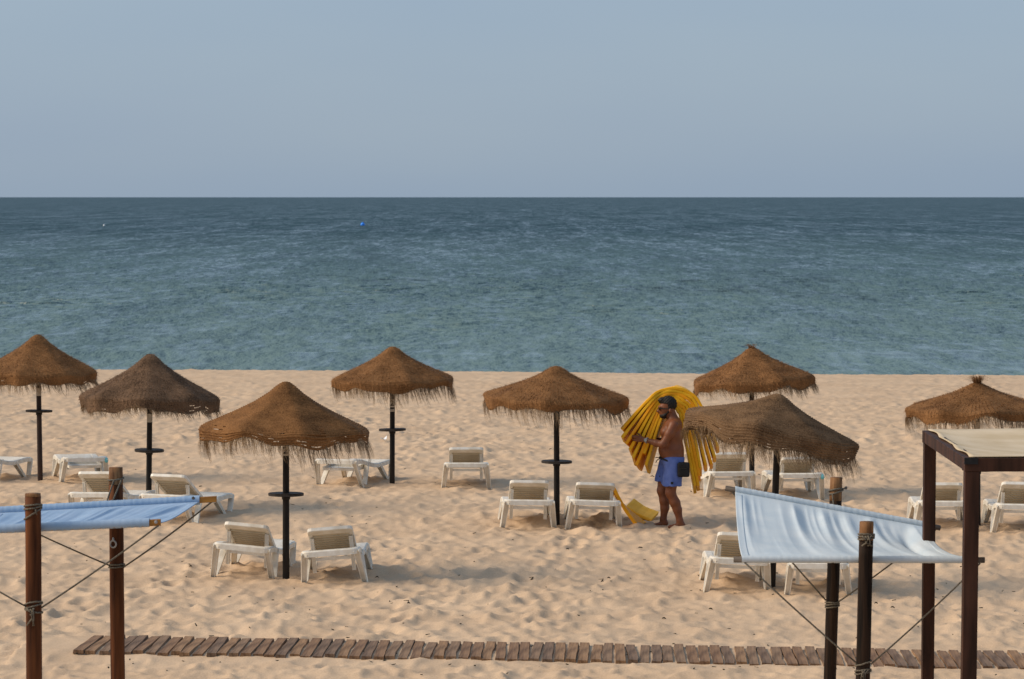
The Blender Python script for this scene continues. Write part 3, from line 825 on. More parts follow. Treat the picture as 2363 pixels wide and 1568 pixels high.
# head: cranium, face, jaw, nose, brow, ears
b.ell((-.040, 0, 1.625), (.103, .077, .108), .02, ry=-0.3).ell((-.085, 0, 1.555), (.072, .064, .085), .03).ell((-.092, 0, 1.492), (.050, .050, .042), .03)
b.cone((-.150, 0, 1.585), (-.172, 0, 1.540), .012, .017, .02).ell((-.145, 0, 1.600), (.022, .055, .016), .02).ell((-.143, 0, 1.505), (.016, .026, .010), .012)
b.ell((-.015, -.078, 1.555), (.020, .012, .032), .008).ell((-.015, .078, 1.555), (.020, .012, .032), .008)
# near arm reaching forward, hand on the mats
b.chain([(.020, -.180, 1.365, .070), (-.035, -.215, 1.26, .056), (-.115, -.225, 1.115, .046), (-.20, -.175, 1.13, .043), (-.335, -.085, 1.165, .030)], .03)
b.cone((-.335, -.085, 1.165), (-.395, -.055, 1.175), .030, .036, .02, 1.3)
b.cone((-.385, -.058, 1.195), (-.435, -.040, 1.200), .020, .018, .015).cone((-.385, -.058, 1.155), (-.435, -.040, 1.155), .020, .018, .015)
for z0, L1 in ((1.215, .062), (1.194, .072), (1.170, .068), (1.147, .052)):
    a = (-.432, -.042, z0); m_ = (-.432 - L1 * .6, -.030, z0 + .004); e = (-.432 - L1, .004, z0 + .002)
    b.cone(a, m_, .0105, .0098, .006).cone(m_, e, .0098, .0085, .004)
b.cone((-.385, -.045, 1.205), (-.415, -.02, 1.238), .013, .011, .01).cone((-.415, -.02, 1.238), (-.445, .004, 1.246), .011, .009, .004)
# far arm, tucked under the bundle
b.chain([(.020, .180, 1.365, .068), (-.02, .215, 1.25, .054), (-.08, .22, 1.12, .045), (-.16, .19, 1.13, .040), (-.235, .16, 1.16, .030), (-.29, .15, 1.17, .032)], .03)
b.mesh('body', M['skin'], man)
s = SDF((-.25, -.26, .50), (.25, .26, .98), 0.0095)
s.ell((.02, 0, .90), (.152, .182, .10), .04).cone((.02, 0, .90), (.02, 0, .95), .13, .148, .03)
s.cone((.03, -.095, .86), (.005, -.118, .56), .118, .128, .05).cone((-.03, .095, .86), (-.088, .105, .60), .118, .122, .05)
s.F = np.maximum(s.F, 0.555 + 0.045 * (s.Y > 0) - s.Z); s.F = np.maximum(s.F, s.Z - 0.955 + 0.12 * s.X)
s.F = s.F + 0.004 * np.sin(s.X * 70 + s.Z * 18) * np.clip((0.85 - s.Z) / .2, 0, 1)
sh = s.mesh('shorts', M['shorts'], man)
for c, sz in (((-.0, -.246, .605), (.032, .010, .030)), ((-.155, -.195, .69), (.014, .014, .016))):
    bm = bmesh.new(); box(bm, c, sz); from_bm('emblem', bm, M['black'], sh)
hsd = SDF((-.22, -.14, 1.40), (.12, .14, 1.78), 0.007)
hsd.ell((-.036, 0, 1.640), (.110, .086, .108), .02, ry=-0.3)
hsd.ell((-.130, 0, 1.690), (.040, .060, .035), .03)
cut = (hsd.X + 0.100) * -0.8 + (1.640 - hsd.Z) * 0.75
cutface = np.maximum(-(hsd.X + 0.055), -(hsd.Z - 1.50)) ; 
hsd.F = np.maximum(hsd.F, np.minimum(1.645 - hsd.Z, 0) * 0 + np.where(hsd.X < -0.045, 1.648 - hsd.Z, 1.535 - hsd.Z))
hsd.F = hsd.F + 0.006 * np.sin(hsd.X * 160 + hsd.Y * 90) * np.sin(hsd.Z * 150 + hsd.Y * 130)
hsd.mesh('hair', M['hair'], man)
bsd = SDF((-.20, -.12, 1.40), (.03, .12, 1.60), 0.006)
bsd.ell((-.095, 0, 1.490), (.057, .057, .050), .02).cone((-.03, -.062, 1.55), (-.09, -.052, 1.49), .012, .018, .02).cone((-.03, .062, 1.55), (-.09, .052, 1.49), .012, .018, .02).ell((-.142, 0, 1.518), (.020, .034, .008), .01)
bsd.F = np.maximum(bsd.F, (bsd.Z - 1.522) * np.where(bsd.X < -.06, 1, 0) - np.where(bsd.X < -.06, 0, 9))
bsd.mesh('beard', M['hair'], man)
bm = bmesh.new()
box(bm, (-.160, -.034, 1.577), (.010, .052, .034)); box(bm, (-.160, .034, 1.577), (.010, .052, .034)); box(bm, (-.165, 0, 1.585), (.008, .03, .008))
for e in (-1, 1):
    beam(bm, (-.158, .060 * e, 1.588), (-.10, .072 * e, 1.584), (0, .008, 0), (0, 0, .022), .6); beam(bm, (-.10, .072 * e, 1.584), (-.015, .080 * e, 1.575), (0, .006, 0), (0, 0, .012))
from_bm('sunglasses', bm, M['glass'], man, False, 0.003)
def ring_mesh(name, c, axis, r, rad, mat, parent, seg=20):
    ax = Vector(axis).normalized(); a = ax.orthogonal().normalized(); b_ = ax.cross(a)
    bm = bmesh.new(); tube(bm, [Vector(c) + (a * math.cos(2 * math.pi * k / seg) + b_ * math.sin(2 * math.pi * k / seg)) * r for k in range(seg + 1)], rad, 8, False)
    return from_bm(name, bm, mat, parent, True)
wt = ring_mesh('watch', (-.315, -.098, 1.160), (-.135, .09, .035), .0335, .009, M['watch'], man)
bm = bmesh.new(); lathe(bm, [(.021, -.005), (.023, .0), (.022, .005), (.017, .006)], 18)
o = from_bm('watch_face', bm, M['watch'], wt); o.location = (-.335, -.136, 1.168); o.rotation_euler = (R(80), 0, R(-30))
# hip bag and its belt
hb = thing('waist_bag', 'small black nylon bag hanging at the hip over blue shorts', 'bag', man.location)
hb.scale = man.scale
bs = SDF((.03, -.32, .64), (.27, -.10, .92), 0.008)
bs.ell((.145, -.205, .78), (.085, .055, .105), .01)
bs.F = np.maximum(np.maximum(np.maximum(np.abs(bs.X - .147) - .055, np.abs(bs.Z - .78) - .075), np.abs(bs.Y + .205) - .028), -9)
q = [np.maximum(np.abs(bs.X - .147) - .052, 0), np.maximum(np.abs(bs.Y + .205) - .022, 0), np.maximum(np.abs(bs.Z - .78) - .072, 0)]
bs.F = np.sqrt(q[0] ** 2 + q[1] ** 2 + q[2] ** 2) - .026
bs.mesh('pouch', M['bag'], hb)
bm = bmesh.new(); beam(bm, (.10, -.256, .80), (.195, -.256, .80), (0, .004, 0), (0, 0, .008)); from_bm('zip', bm, M['glass'], hb)
bm = bmesh.new()
tube(bm, [(.165, -.16, .87), (.10, -.190, .862), (.02, -.192, .868), (-.06, -.172, .895), (-.115, -.120, .915), (-.142, -.05, .925), (-.146, .0, .93)], .0125, 6)
from_bm('belt', bm, M['bag'], hb, True)
bm = bmesh.new(); tube(bm, [(-.146, -.04, .925), (-.19, -.05, .93), (-.205, -.05, .92)], .006, 5); tube(bm, [(-.146, -.04, .92), (-.185, -.06, .89), (-.20, -.065, .86)], .006, 5)
from_bm('strap_end', bm, M['bag'], hb, True)

# foam mats over his far shoulder: each mat one bent slab
def bez(pts, n):
    P = [np.array(p, float) for p in pts]; P = [2 * P[0] - P[1]] + P + [2 * P[-1] - P[-2]]
    out = []
    for i in range(1, len(P) - 2):
        for t in np.linspace(0, 1, n, endpoint=False):
            out.append(0.5 * ((2 * P[i]) + (-P[i - 1] + P[i + 1]) * t + (2 * P[i - 1] - 5 * P[i] + 4 * P[i + 1] - P[i + 2]) * t * t + (-P[i - 1] + 3 * P[i] - 3 * P[i + 1] + P[i + 2]) * t ** 3))
    out.append(P[-2]); return out
def slab(name, path, wvec, thick, mat, seam=True):
    """path: centre line of the near edge; wvec(i, f): vector across the mat; returns a mesh object"""
    bm = bmesh.new(); rings = []
    n = len(path)
    for i in range(n):
        p = Vector(path[i]); t = (Vector(path[min(i + 1, n - 1)]) - Vector(path[max(i - 1, 0)])).normalized()
        w = Vector(wvec(i / (n - 1))); nn = t.cross(w).normalized() * (thick / 2)
        jit = 1 + (0.06 * math.sin(i * 2.1) if seam else 0)
        wu = w.normalized() * 0.006
        rings.append([bm.verts.new(c) for c in (p + nn * jit + wu, p + nn * 0.55 * jit, p - nn * 0.55 * jit, p - nn * jit + wu, p - nn * jit + w - wu, p - nn * .55 + w, p + nn * .55 + w, p + nn * jit + w - wu)])
    for i in range(n - 1):
        for k in range(8): bm.faces.new((rings[i][k], rings[i][(k + 1) % 8], rings[i + 1][(k + 1) % 8], rings[i + 1][k]))
    bm.faces.new(rings[0][::-1]); bm.faces.new(rings[-1])
    return from_bm(name, bm, mat, None, False, 0)
def z5(p): return ((p[0] - 600) / 775.0, (1505 - p[1]) / 775.0)
LE = [(86, 495), (92, 580), (132, 648), (172, 705), (206, 788), (242, 868), (318, 745), (340, 868)]
RE = [(1088, 690), (1056, 790), (1022, 862), (962, 872), (908, 905), (895, 985), (886, 1088), (852, 1085)]
MAT_LABELS = ['outermost yellow foam mat of the bundle on the shoulder of the man', 'second mat from the outside of the yellow shoulder bundle', 'third mat from the outside of the yellow shoulder bundle', 'fourth mat from the outside of the yellow shoulder bundle', 'fourth mat from the inside of the yellow shoulder bundle', 'third mat from the inside of the yellow shoulder bundle', 'second mat from the inside of the yellow shoulder bundle', 'innermost yellow foam mat of the bundle, against the neck of the man']
for i in range(8):
    f = i / 7.0
    lerp = lambda a, c: (a[0] + (c[0] - a[0]) * f, a[1] + (c[1] - a[1]) * f)
    A, T, B = lerp((352, 205), (488, 405)), lerp((615, 78), (622, 268)), lerp((905, 245), (712, 420))
    A2, B2 = lerp((470, 112), (545, 318)), lerp((770, 112), (676, 320))
    pts = [z5(p) for p in (LE[i], A, A2, T, B2, B, RE[i])]
    ydep = [0.015, 0.06, 0.095, 0.105, 0.105, 0.11, 0.10]
    path = [(x, y, z) for (x, z), y in zip(pts, ydep)]
    path = bez(path, 7)
    rr = random.Random(i)
    path = [p + np.array([0.0012 * math.sin(k * 0.8 + i * 2), 0.006 * math.sin(k * 0.5 + i), 0.0015 * math.sin(k * 0.63 + i * 1.7)]) for k, p in enumerate(path)]
    w0, w1 = rr.uniform(0.04, 0.10), rr.uniform(-0.16, -0.10)
    mo = slab('foam_mat', path, lambda q, w0=w0, w1=w1: (w0 if q < .5 else w0 * (1 - q) * 1.2 + 0.03, 0.50, w1 * abs(1 - 2 * q) - 0.005), 0.040, M['foam'][(i * 2) % 3])
    mo.location = man.location
    tag(mo, MAT_LABELS[i], 'foam mat', 'yellow foam mats carried in a bundle')

def ground_mat(name, top, bot, wv, mat, label, thick=0.045):
    mid = (top + bot) / 2 + Vector((-0.012, 0, -0.02))
    path = bez([top, mid, bot], 6)
    o = slab(name, path, wv if callable(wv) else (lambda q: wv), thick, mat)
    return tag(o, label, 'foam mat', 'yellow foam mats left by a lounger')
b0 = W(1472, 1218); b0.z = gz(b0.x, b0.y) + 0.01
t0 = D(1416, 1127, b0.y - 0.02)
ground_mat('foam_mat', t0, b0, lambda q: (-.03 + .15 * q * q, .52, -.02 + .02 * q), M['foam'][1], 'bright yellow foam mat leaning steeply against the side of a white lounger')
b1 = W(1503, 1204); b1.z = gz(b1.x, b1.y) + 0.012
t1 = D(1444, 1170, b1.y + 0.15)
ground_mat('foam_mat', t1, b1, Vector((.12, .50, 0.05)), M['foam_sunlit'], 'sunlit yellow foam mat sloping down to the sand beside the feet of the man')

# ------------------------------------------------------------------ log posts with rope lashings
def log_post(name, label, top, bot, rad, mat, raw, loops, ring=None, seed=0):
    rd = random.Random(seed)
    top, bot = Vector(top), Vector(bot)
    t = thing(name, label, 'post', bot, (0, 0, 0), 'log posts of the awnings')
    d = top - bot
    def part(nm, a, b_, m, r0, r1):
        bm = bmesh.new(); rings = []
        N = max(3, int((b_ - a) * d.length / 0.12)); SG = 22
        for i in range(N + 1):
            f = a + (b_ - a) * i / N; c = d * f
            rr = r0 + (r1 - r0) * i / N
            rings.append([bm.verts.new(c + Vector((math.cos(2 * math.pi * k / SG), math.sin(2 * math.pi * k / SG), 0)) * rr * (1 + 0.02 * math.sin(3 * k + f * 9 + seed) + rd.uniform(-.012, .012))) for k in range(SG)])
        for i in range(N):
            for k in range(SG): bm.faces.new((rings[i][k], rings[i][(k + 1) % SG], rings[i + 1][(k + 1) % SG], rings[i + 1][k]))
        bm.faces.new(rings[0][::-1]); bm.faces.new(rings[-1])
        return from_bm(nm, bm, m, t, True)
    part('trunk', -0.2, 1 - raw, mat, rad, rad)
    part('cut_top', 1 - raw + 0.0005, 1.0, M['wood_raw'], rad * 1.004, rad * 0.965)
    for (zv, turns, slope, hang) in loops:
        f = (zv - bot.z) / d.z; c = d * f
        bm = bmesh.new()
        for q in range(turns):
            pts = []
            for k in range(25):
                a = 2 * math.pi * k / 24
                pts.append(c + Vector((math.cos(a), math.sin(a), 0)) * (rad + 0.006) + Vector((0, 0, slope * math.cos(a + q) + q * 0.017 + rd.uniform(-.002, .002))))
            tube(bm, pts, 0.0075, 7, False)
        if hang:
            for q in range(3):
                a = R(-90 + rd.uniform(-25, 25)); p = c + Vector((math.cos(a), math.sin(a), 0)) * (rad + 0.014)
                dx = rd.uniform(-.02, .02)
                tube(bm, [p + Vector((-dx, 0, .03)), p + Vector((dx, -.012, 0)), p + Vector((dx * 1.5, -.006, -.05 * hang)), p + Vector((-dx, 0, -.11 * hang))], 0.007, 6)
            tube(bm, [p0 + c + Vector((0, -rad - .012, 0)) for p0 in (Vector((-.02, 0, .02)), Vector((.02, -.01, .0)), Vector((-.015, -.014, -.02)), Vector((.01, -.006, -.04)))], 0.008, 6)
        from_bm('rope_lashing', bm, M['rope'], t, True)
    if ring:
        f = (ring - bot.z) / d.z; c = d * f + Vector((-.02, -rad - .008, 0))
        r_ = ring_mesh('ring_bolt', c + Vector((0, 0, -.035)), (0.5, 1, 0), .030, .007, M['metal'], t)
        bm = bmesh.new(); tube(bm, [c + Vector((0, .02, .02)), c + Vector((0, -.006, .0))], .009, 8); from_bm('bolt', bm, M['metal'], r_, True)
    return t
ZA, ZB, ZC, ZD = 25.6, 28.4, 28.7, 26.0
def zat(v, Y): return D(0, v, Y).z
A_top, A_bot = D(76, 1139, ZA), D(79, 1568, ZA)
B_top, B_bot = D(267, 1079, ZB), D(272, 1568, ZB)
C_top, C_bot = D(1930, 1102, ZC), D(1915, 1568, ZC)
D_top, D_bot = D(2000, 1204, ZD), D(1991, 1568, ZD)
def extend(tp, bt):
    d = bt - tp; k = (tp.z - gz(bt.x, bt.y)) / (tp.z - bt.z); return tp + d * k
log_post('log_post', 'red-brown log post with knotted rope low down, before the mid-blue awning', A_top, extend(A_top, A_bot), 0.0625, M['wood_red'], 0.012, [(zat(1172, ZA), 2, 0.012, 0), (zat(1186, ZA), 1, 0.045, 0), (zat(1398, ZA), 2, 0.02, 0), (zat(1410, ZA), 1, -0.015, 1)], seed=1)
log_post('log_post', 'reddish-brown log post with pale raw top and iron ring behind the mid-blue awning', B_top, extend(B_top, B_bot), 0.0625, M['wood_red'], 0.075, [(zat(1106, ZB), 1, 0.008, 0), (zat(1308, ZB), 2, 0.006, 0)], ring=zat(1245, ZB), seed=2)
log_post('log_post', 'blackish log post with orange-brown raw top behind the pale blue awning', C_top, extend(C_top, C_bot), 0.0555, M['wood_dark'], 0.11, [(zat(1136, ZC), 2, 0.018, 0), (zat(1400, ZC), 3, 0.008, 0)], seed=3)
log_post('log_post', 'blackish log post with thick rope knot near its top, before the pale awning', D_top, extend(D_top, D_bot), 0.0575, M['wood_dark'], 0.085, [(zat(1243, ZD), 3, 0.006, 0.5), (zat(1530, ZD), 1, 0.02, 0), (zat(1552, ZD), 2, 0.012, 1)], seed=4)
bm = bmesh.new(); p = D(1948, 1128, ZC - .01); tube(bm, [p - Vector((.02, 0, .006)), p + Vector((.012, 0, .004))], .007, 6); bmesh.ops.create_uvsphere(bm, u_segments=8, v_segments=6, radius=.014, matrix=Matrix.Translation(p + Vector((.016, 0, .006))))
bo = from_bm('hook_bolt', bm, M['bar_grey'], None, True); 
for q in C.objects:
    if q.type == 'EMPTY' and q.get('label', '').startswith('blackish log post with orange'): bo.parent = q; bo.matrix_parent_inverse = Matrix.Translation(-q.location)

# ------------------------------------------------------------------ awnings
def rope_seg(bm, a, b_, sag=0.01, r=0.0075):
    a, b_ = Vector(a), Vector(b_)
    tube(bm, [a + (b_ - a) * t - Vector((0, 0, 4 * sag * t * (1 - t))) for t in np.linspace(0, 1, 9)], r, 6)
def awning(label, bars, cloth_s, mat, barmat, square, sagf, fold, edge, ropes, hemdrop, seed):
    rd = random.Random(seed)
    (bl, br_), (fl, fr_) = bars
    t = thing('shade_awning', label, 'awning', ((bl + fr_) / 2))
    org = t.location.copy()
    loc = lambda p: Vector(p) - org
    for a, b_, nm in ((bl, br_, 'rear_bar'), (fl, fr_, 'front_bar')):
        bm = bmesh.new()
        if square: beam(bm, loc(a), loc(b_), (0, .045, 0), (0, 0, .052))
        else: tube(bm, [loc(a), loc((a * .6 + b_ * .4)), loc(b_)], [.024, .026, .024], 12)
        from_bm(nm, bm, barmat, t, not square, .004 if square else 0)
    NS_, NT = 200, 60
    s = np.linspace(0, 1, NS_); tt = np.linspace(0, 1, NT)
    Sg, Tg = np.meshgrid(s, tt)
    (sb0, sb1), (sf0, sf1) = cloth_s
    # side edges pull inwards between the bars
    e0, e1 = edge
    lo = sb0 + (sf0 - sb0) * Tg + e0 * 4 * Tg * (1 - Tg)
    hi = sb1 + (sf1 - sb1) * Tg - e1 * (4 * Tg * (1 - Tg)) ** 0.8
    U = lo + (hi - lo) * Sg
    PB = np.array(loc(bl)) + U[..., None] * np.array(br_ - bl); PF = np.array(loc(fl)) + U[..., None] * np.array(fr_ - fl)
    P_ = PB * (1 - Tg[..., None]) + PF * Tg[..., None]
    P_[..., 2] += -0.014 * (1 - Tg) + 0.022 * Tg      # sewn to the sleeves
    P_[..., 1] -= 0.022 * (1 - Tg)
    P_[..., 2] -= sagf * 4 * Tg * (1 - Tg) * (0.75 + 0.25 * np.sin(np.pi * Sg))
    P_[..., 2] += fold(Sg, Tg)
    cl = from_np('cloth', P_.reshape(-1, 3), grid_faces(NT, NS_), mat, t)
    so_ = cl.modifiers.new('thick', 'SOLIDIFY'); so_.thickness = 0.004; so_.offset = 0
    # doubled hems along both open sides
    for nm, j0, j1 in (('side_hem', 0, 7), ('side_hem', NS_ - 8, NS_ - 1)):
        Q = P_[2:-2, j0:j1 + 1].copy(); Q[..., 2] += 0.0035
        ho = from_np(nm, Q.reshape(-1, 3), grid_faces(Q.shape[0], Q.shape[1]), mat, t)
        hs_ = ho.modifiers.new('thick', 'SOLIDIFY'); hs_.thickness = 0.002; hs_.offset = 0
    # sleeves round the bars, gathered along the stitching
    for nm, a, b_, c0, c1, drop, gat in (('rear_sleeve', bl, br_, sb0, sb1, hemdrop[0], 0.45), ('front_sleeve', fl, fr_, sf0, sf1, hemdrop[1], 0.25)):
        nn, kk = 160, 14
        V = np.zeros((nn, kk, 3))
        for i in range(nn):
            u = c0 + (c1 - c0) * i / (nn - 1); p = np.array(loc(a)) + u * np.array(b_ - a)
            g = gat * 0.005 * (math.sin(i * 1.3 + seed) + 0.7 * math.sin(i * 2.23) + rd.uniform(-.6, .6))
            for k in range(kk):
                an = 2 * math.pi * k / kk
                ry, rz = ((.035 if square else .030) + g * .3), ((.036 if square else .030) + g * .5)
                y_, z_ = ry * math.cos(an), rz * math.sin(an)
                if z_ < 0: z_ *= drop
                V[i, k] = p + np.array([0, y_, z_ + 0.004])
        o = from_np(nm, V.reshape(-1, 3), grid_faces(nn, kk, True), mat, t)
    for k, (a, b_, sg) in enumerate(ropes):
        bm = bmesh.new(); rope_seg(bm, loc(a), loc(b_), sg); from_bm('rope', bm, M['rope'], t, True)
    return t, org

# mid-blue awning
bl, br_ = D(-22, 1181, ZB - .08), D(500, 1152, ZB - .08)
fl, fr_ = D(-206, 1231, ZA + .10), D(371, 1206, ZA + .10)
def fold_blue(s, t):
    env = np.clip(1 - t, 0, 1) ** 0.8 * np.clip(t * 9, 0, 1) * np.clip((1 - s) * 9, 0.1, 1) * np.clip(s * 9, 0.1, 1)
    q = s + 0.30 * t * (0.4 + s)
    w = np.zeros_like(s)
    for fr, am, sd in ((9, 1.0, 3), (17, 0.75, 8), (28, 0.3, 5)):
        v = vnoise(q * fr, t * 0.7 + 0 * s, sd)
        w += am * (1 - 2 * np.abs(2 * v - 1))
    return 0.022 * w * env * (0.6 + 0.6 * s)
lowB = D(272, 1308, ZB); lowA = D(79, 1402, ZA)
ropes = [(D(492, 1156, ZB - .09), lowB + Vector((.055, -.05, 0)), .015), (D(-14, 1184, ZB - .09), lowB + Vector((-.055, -.05, .01)), .01),
         (D(366, 1213, ZA + .08), lowA + Vector((.06, -.03, 0)), .012), (D(-200, 1238, ZA + .08), lowA + Vector((-.06, -.03, .01)), .02),
         (D(263, 1107, ZB - .068), D(244, 1166, ZB - .085), 0), (D(280, 1108, ZB - .068), D(256, 1166, ZB - .085), 0),
         (D(82, 1176, ZA - .07), D(90, 1219, ZA + .02), 0)]
aw, org = awning('mid-blue fabric awning with orange varnished bars slung between two log posts', ((bl, br_), (fl, fr_)), ((0.035, 0.925), (0.03, 0.955)), M['cloth_blue'], M['bar_orange'], True, 0.115, fold_blue, (0.02, 0.035), ropes, (1.3, 1.0), 11)
for p in (D(360, 1205, ZA + .068), ):
    bm = bmesh.new(); lathe(bm, [(.014, 0), (.014, .008), (.006, .012)], 10); o = from_bm('bolt', bm, M['metal'], aw); o.location = p - org; o.rotation_euler = (R(90), 0, 0)
p = D(446, 1150, ZB - .11)
bm = bmesh.new(); lathe(bm, [(.012, 0), (.014, .004), (.007, .005)], 12); o = from_bm('eyelet', bm, M['bar_grey'], aw); o.location = p - org; o.rotation_euler = (R(80), 0, 0)

# pale blue awning
bl, br_ = D(1674, 1127, ZC - .085), D(2170, 1219, ZC - .085)
fl, fr_ = D(1693, 1292, ZD + .085), D(2272, 1293, ZD + .085)
def fold_pale(s, t):
    env = np.clip(t * 7, 0, 1) * np.clip(1 - t, 0, 1) ** 0.7
    q = s - 0.10 * t * (0.3 + s)
    w = np.zeros_like(s)
    for fr, am, sd in ((8, 1.0, 14), (15, 0.75, 21), (29, 0.30 , 6)):
        v = vnoise(q * fr, t * 0.9 + 0 * s, sd)
        w += am * (1 - 2 * np.abs(2 * v - 1) ** 1.3)
    big = np.exp(-((s - 0.86 - 0.03 * t) / 0.03) ** 2) * -0.06 * np.sin(np.pi * np.clip(t, 0, 1)) ** 1.5
    return 0.020 * w * env + big
lowC = D(1918, 1390, ZC); lowD = D(1993, 1532, ZD)
ropes = [(D(1718, 1298, ZD + .07), lowD + Vector((-.05, -.03, 0)), .012), (D(2262, 1300, ZD + .07), lowD + Vector((.055, -.03, 0)), .015),
         (D(1688, 1134, ZC - .09), lowC + Vector((-.05, -.04, 0.02)), .01), (D(2160, 1222, ZC - .09), lowC + Vector((.05, -.04, 0)), .012),
         (D(1921, 1140, ZC - .06), D(1924, 1172, ZC - .09), 0), (D(2003, 1244, ZD - .06), D(2000, 1286, ZD + .03), 0)]
awning('pale blue fabric awning on grey poles slung between two blackish log posts', ((bl, br_), (fl, fr_)), ((0.045, 0.955), (0.032, 0.965)), M['cloth_pale'], M['bar_grey'], False, 0.10, fold_pale, (-0.004, 0.055), ropes, (1.25, 1.0), 12)

# ------------------------------------------------------------------ cabana
HT = 2.40
F0, E0 = D(2241, 1057, 24.9), D(2145, 1002, 27.75)
cb = thing('cabana', 'brown timber cabana frame with flat cream fabric roof', 'cabana', (E0.x, F0.y, 0))
org = cb.location
WX, DY = 2.6, E0.y - F0.y
PX = [0.0, WX]; PY = [0.0, DY]
shift = F0.x - E0.x
def cx(ix, iy): return (shift if iy == 0 else 0) + PX[ix]
for ix in (0, 1):
    for iy in (0, 1):
        bm = bmesh.new()
        lean = 0.018 if iy == 0 else 0.008
        x, y = cx(ix, iy), PY[iy]
        beam(bm, (x - lean, y, -0.4), (x + lean * .2, y, HT - 0.105), (.112 if iy == 0 else .100, 0, 0), (0, .105, 0))
        from_bm('post', bm, M['beam'], cb, False, .005)
hw = 0.056
for iy in (0, 1):
    bm = bmesh.new(); y = PY[iy]
    beam(bm, (cx(0, iy) - hw, y, HT - 0.052), (cx(1, iy) + hw, y, HT - 0.052), (0, .11, 0), (0, 0, .104)); from_bm('cross_beam', bm, M['beam'], cb, False, .004)
for ix in (0, 1):
    bm = bmesh.new(); s_ = -1 if ix == 0 else 1
    p0, p1 = Vector((cx(ix, 0), 0.058, HT - 0.050)), Vector((cx(ix, 1), DY - 0.058, HT - 0.050))
    beam(bm, p0, p1, (.106, 0, 0), (0, 0, .100)); from_bm('side_beam', bm, M['beam'], cb, False, .004)
for ix in (0, 1):
    bm = bmesh.new(); box(bm, (cx(ix, 0) + (0.0 if ix else -.008), -.059, HT - .022), (.105, .012, .05)); from_bm('corner_bracket', bm, M['bag'], cb)
NSX, NSY = 60, 40
s = np.linspace(0, 1, NSX); tt = np.linspace(0, 1, NSY); Sg, Tg = np.meshgrid(s, tt)
x = (cx(0, 0) - .02) * (1 - Tg) + (cx(0, 1) + .0) * Tg + Sg * (WX + .02) + 0.012 * np.sin(Tg * 17) * (Sg < .02)
z = HT + 0.012 - 0.075 * (4 * Sg * (1 - Sg)) ** .6 * (4 * Tg * (1 - Tg)) ** .6 + 0.012 * np.sin(Tg * 6 + Sg * 5) * np.sin(np.pi * Sg)
z += 0.010 * np.abs(np.sin(Tg * 13)) * np.exp(-Sg * 30)
cl = from_np('roof_cloth', np.stack([x, -.03 + Tg * (DY + .05), z], -1).reshape(-1, 3), grid_faces(NSY, NSX), M['cloth_cream'], cb)
so_ = cl.modifiers.new('thick', 'SOLIDIFY'); so_.thickness = 0.006

# ------------------------------------------------------------------ small things
def on_sand(u, v, up=0.0):
    p = W(u, v)
    for _ in range(3):
        h = float(sand_height(np.array([p.x]), np.array([p.y]))[0]); p = W(u, v, h)
    p.z += up; return p
rd = random.Random(5)
big = [(1478, 1267, 14, 1), (951, 1148, 16, 1), (1228, 1341, 10, 2), (1405, 1337, 9, 0), (1640, 1408, 11, 1), (870, 1335, 10, 0), (943, 1395, 9, 2), (1505, 1102, 13, 1), (2022, 1395, 10, 1), (2060, 1405, 12, 0), (1985, 1372, 11, 1), (1390, 1345, 8, 2), (1532, 1430, 12, 0), (440, 1310, 9, 2), (1310, 1270, 9, 1)]
for (u, v, ln, kd) in big:
    p = on_sand(u, v, 0.006); L_ = ln * p.y / F_PX * 0.8; a = rd.uniform(-0.5, 0.5)
    bm = bmesh.new()
    pts = [Vector((math.cos(a), math.sin(a), 0)) * L_ * q + Vector((0, rd.uniform(-.01, .01), 0.012 * (1 - (2 * q) ** 2) + rd.uniform(0, .006))) for q in (-.5, -.2, .15, .5)]
    tube(bm, pts, [.003, .008, .008, .003], 6)
    if kd == 2: tube(bm, [pts[1], pts[1] + Vector((rd.uniform(-.03, .03), .03, .02)), pts[1] + Vector((rd.uniform(-.05, .05), .05, .015))], [.006, .005, .003], 5)
    o = from_bm('twig', bm, M['twig' if kd != 1 else 'weed'], None, True); o.location = p
    tag(o, 'small dark twig lying on the open sand', 'twig', 'twigs scattered over the sand')
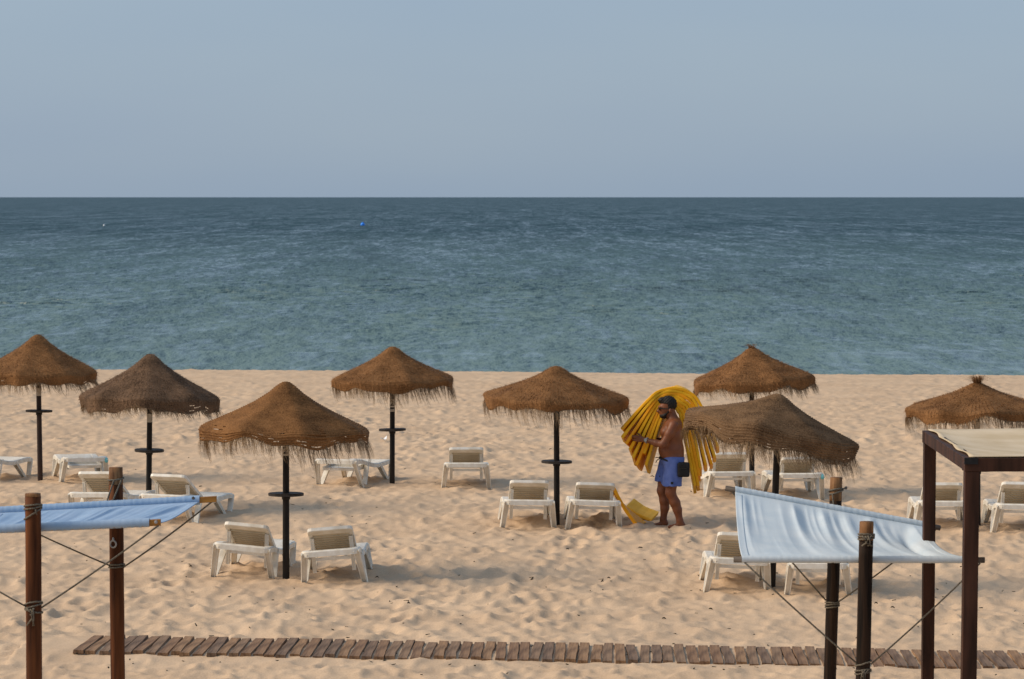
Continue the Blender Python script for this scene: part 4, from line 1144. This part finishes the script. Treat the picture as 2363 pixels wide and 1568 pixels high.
bm = bmesh.new()
for k in range(330):
    v = 1000 + 560 * rd.random() ** 0.75; u = rd.uniform(-60, 2420)
    p = on_sand(u, v, 0.004)
    L_ = rd.uniform(.008, .026) * (1.6 if rd.random() < .15 else 1); a = rd.uniform(0, 3.14)
    d = Vector((math.cos(a), math.sin(a), rd.uniform(-.1, .3))) * L_
    beam(bm, p - d, p + d, Vector((-math.sin(a), math.cos(a), 0)) * rd.uniform(.006, .016), (0, 0, rd.uniform(.005, .012)), .6)
o = from_bm('dry_litter', bm, M['weed']); o['kind'] = 'stuff'; o['label'] = 'tiny bits of dry litter strewn over the sand'
bm = bmesh.new()
pw = on_sand(888, 1016, 0.01)
g = [[bm.verts.new((x * .035, y * .03, .02 + .02 * math.sin(x * 2 + y) + .03 * (x == 1) * (y == 0))) for x in range(-2, 2)] for y in range(-2, 2)]
for i in range(3):
    for j in range(3): bm.faces.new((g[i][j], g[i][j + 1], g[i + 1][j + 1], g[i + 1][j]))
o = from_bm('paper_scrap', bm, M['white']); o.location = pw; tag(o, 'crumpled white scrap of paper on the sand beside the number 2 fuzzy parasol', 'paper')
sm_ = o.modifiers.new('thick', 'SOLIDIFY'); sm_.thickness = .004

def buoy(name, label, u, v, rad, mat):
    p = W(u, v, SEA_Z)
    t = thing(name, label, 'buoy', (p.x, p.y, SEA_Z))
    bm = bmesh.new(); lathe(bm, [(rad * math.cos(R(a)), rad * .35 + rad * math.sin(R(a))) for a in range(-85, 86, 10)], 20); from_bm('float', bm, mat, t, True)
    bm = bmesh.new(); lathe(bm, [(rad * .22, rad * 1.33), (rad * .22, rad * 1.5), (rad * .1, rad * 1.56)], 12); from_bm('neck', bm, mat, t, True)
    ring_mesh('lifting_eye', (0, 0, rad * 1.62), (0, 1, 0), rad * .13, rad * .04, M['metal'], t)
buoy('marker_buoy', 'round blue buoy floating far out on the sea', 837, 521, 0.5, M['buoy_blue'])
buoy('marker_buoy', 'small white buoy floating far out on the sea', 240, 522, 0.24, M['white'])
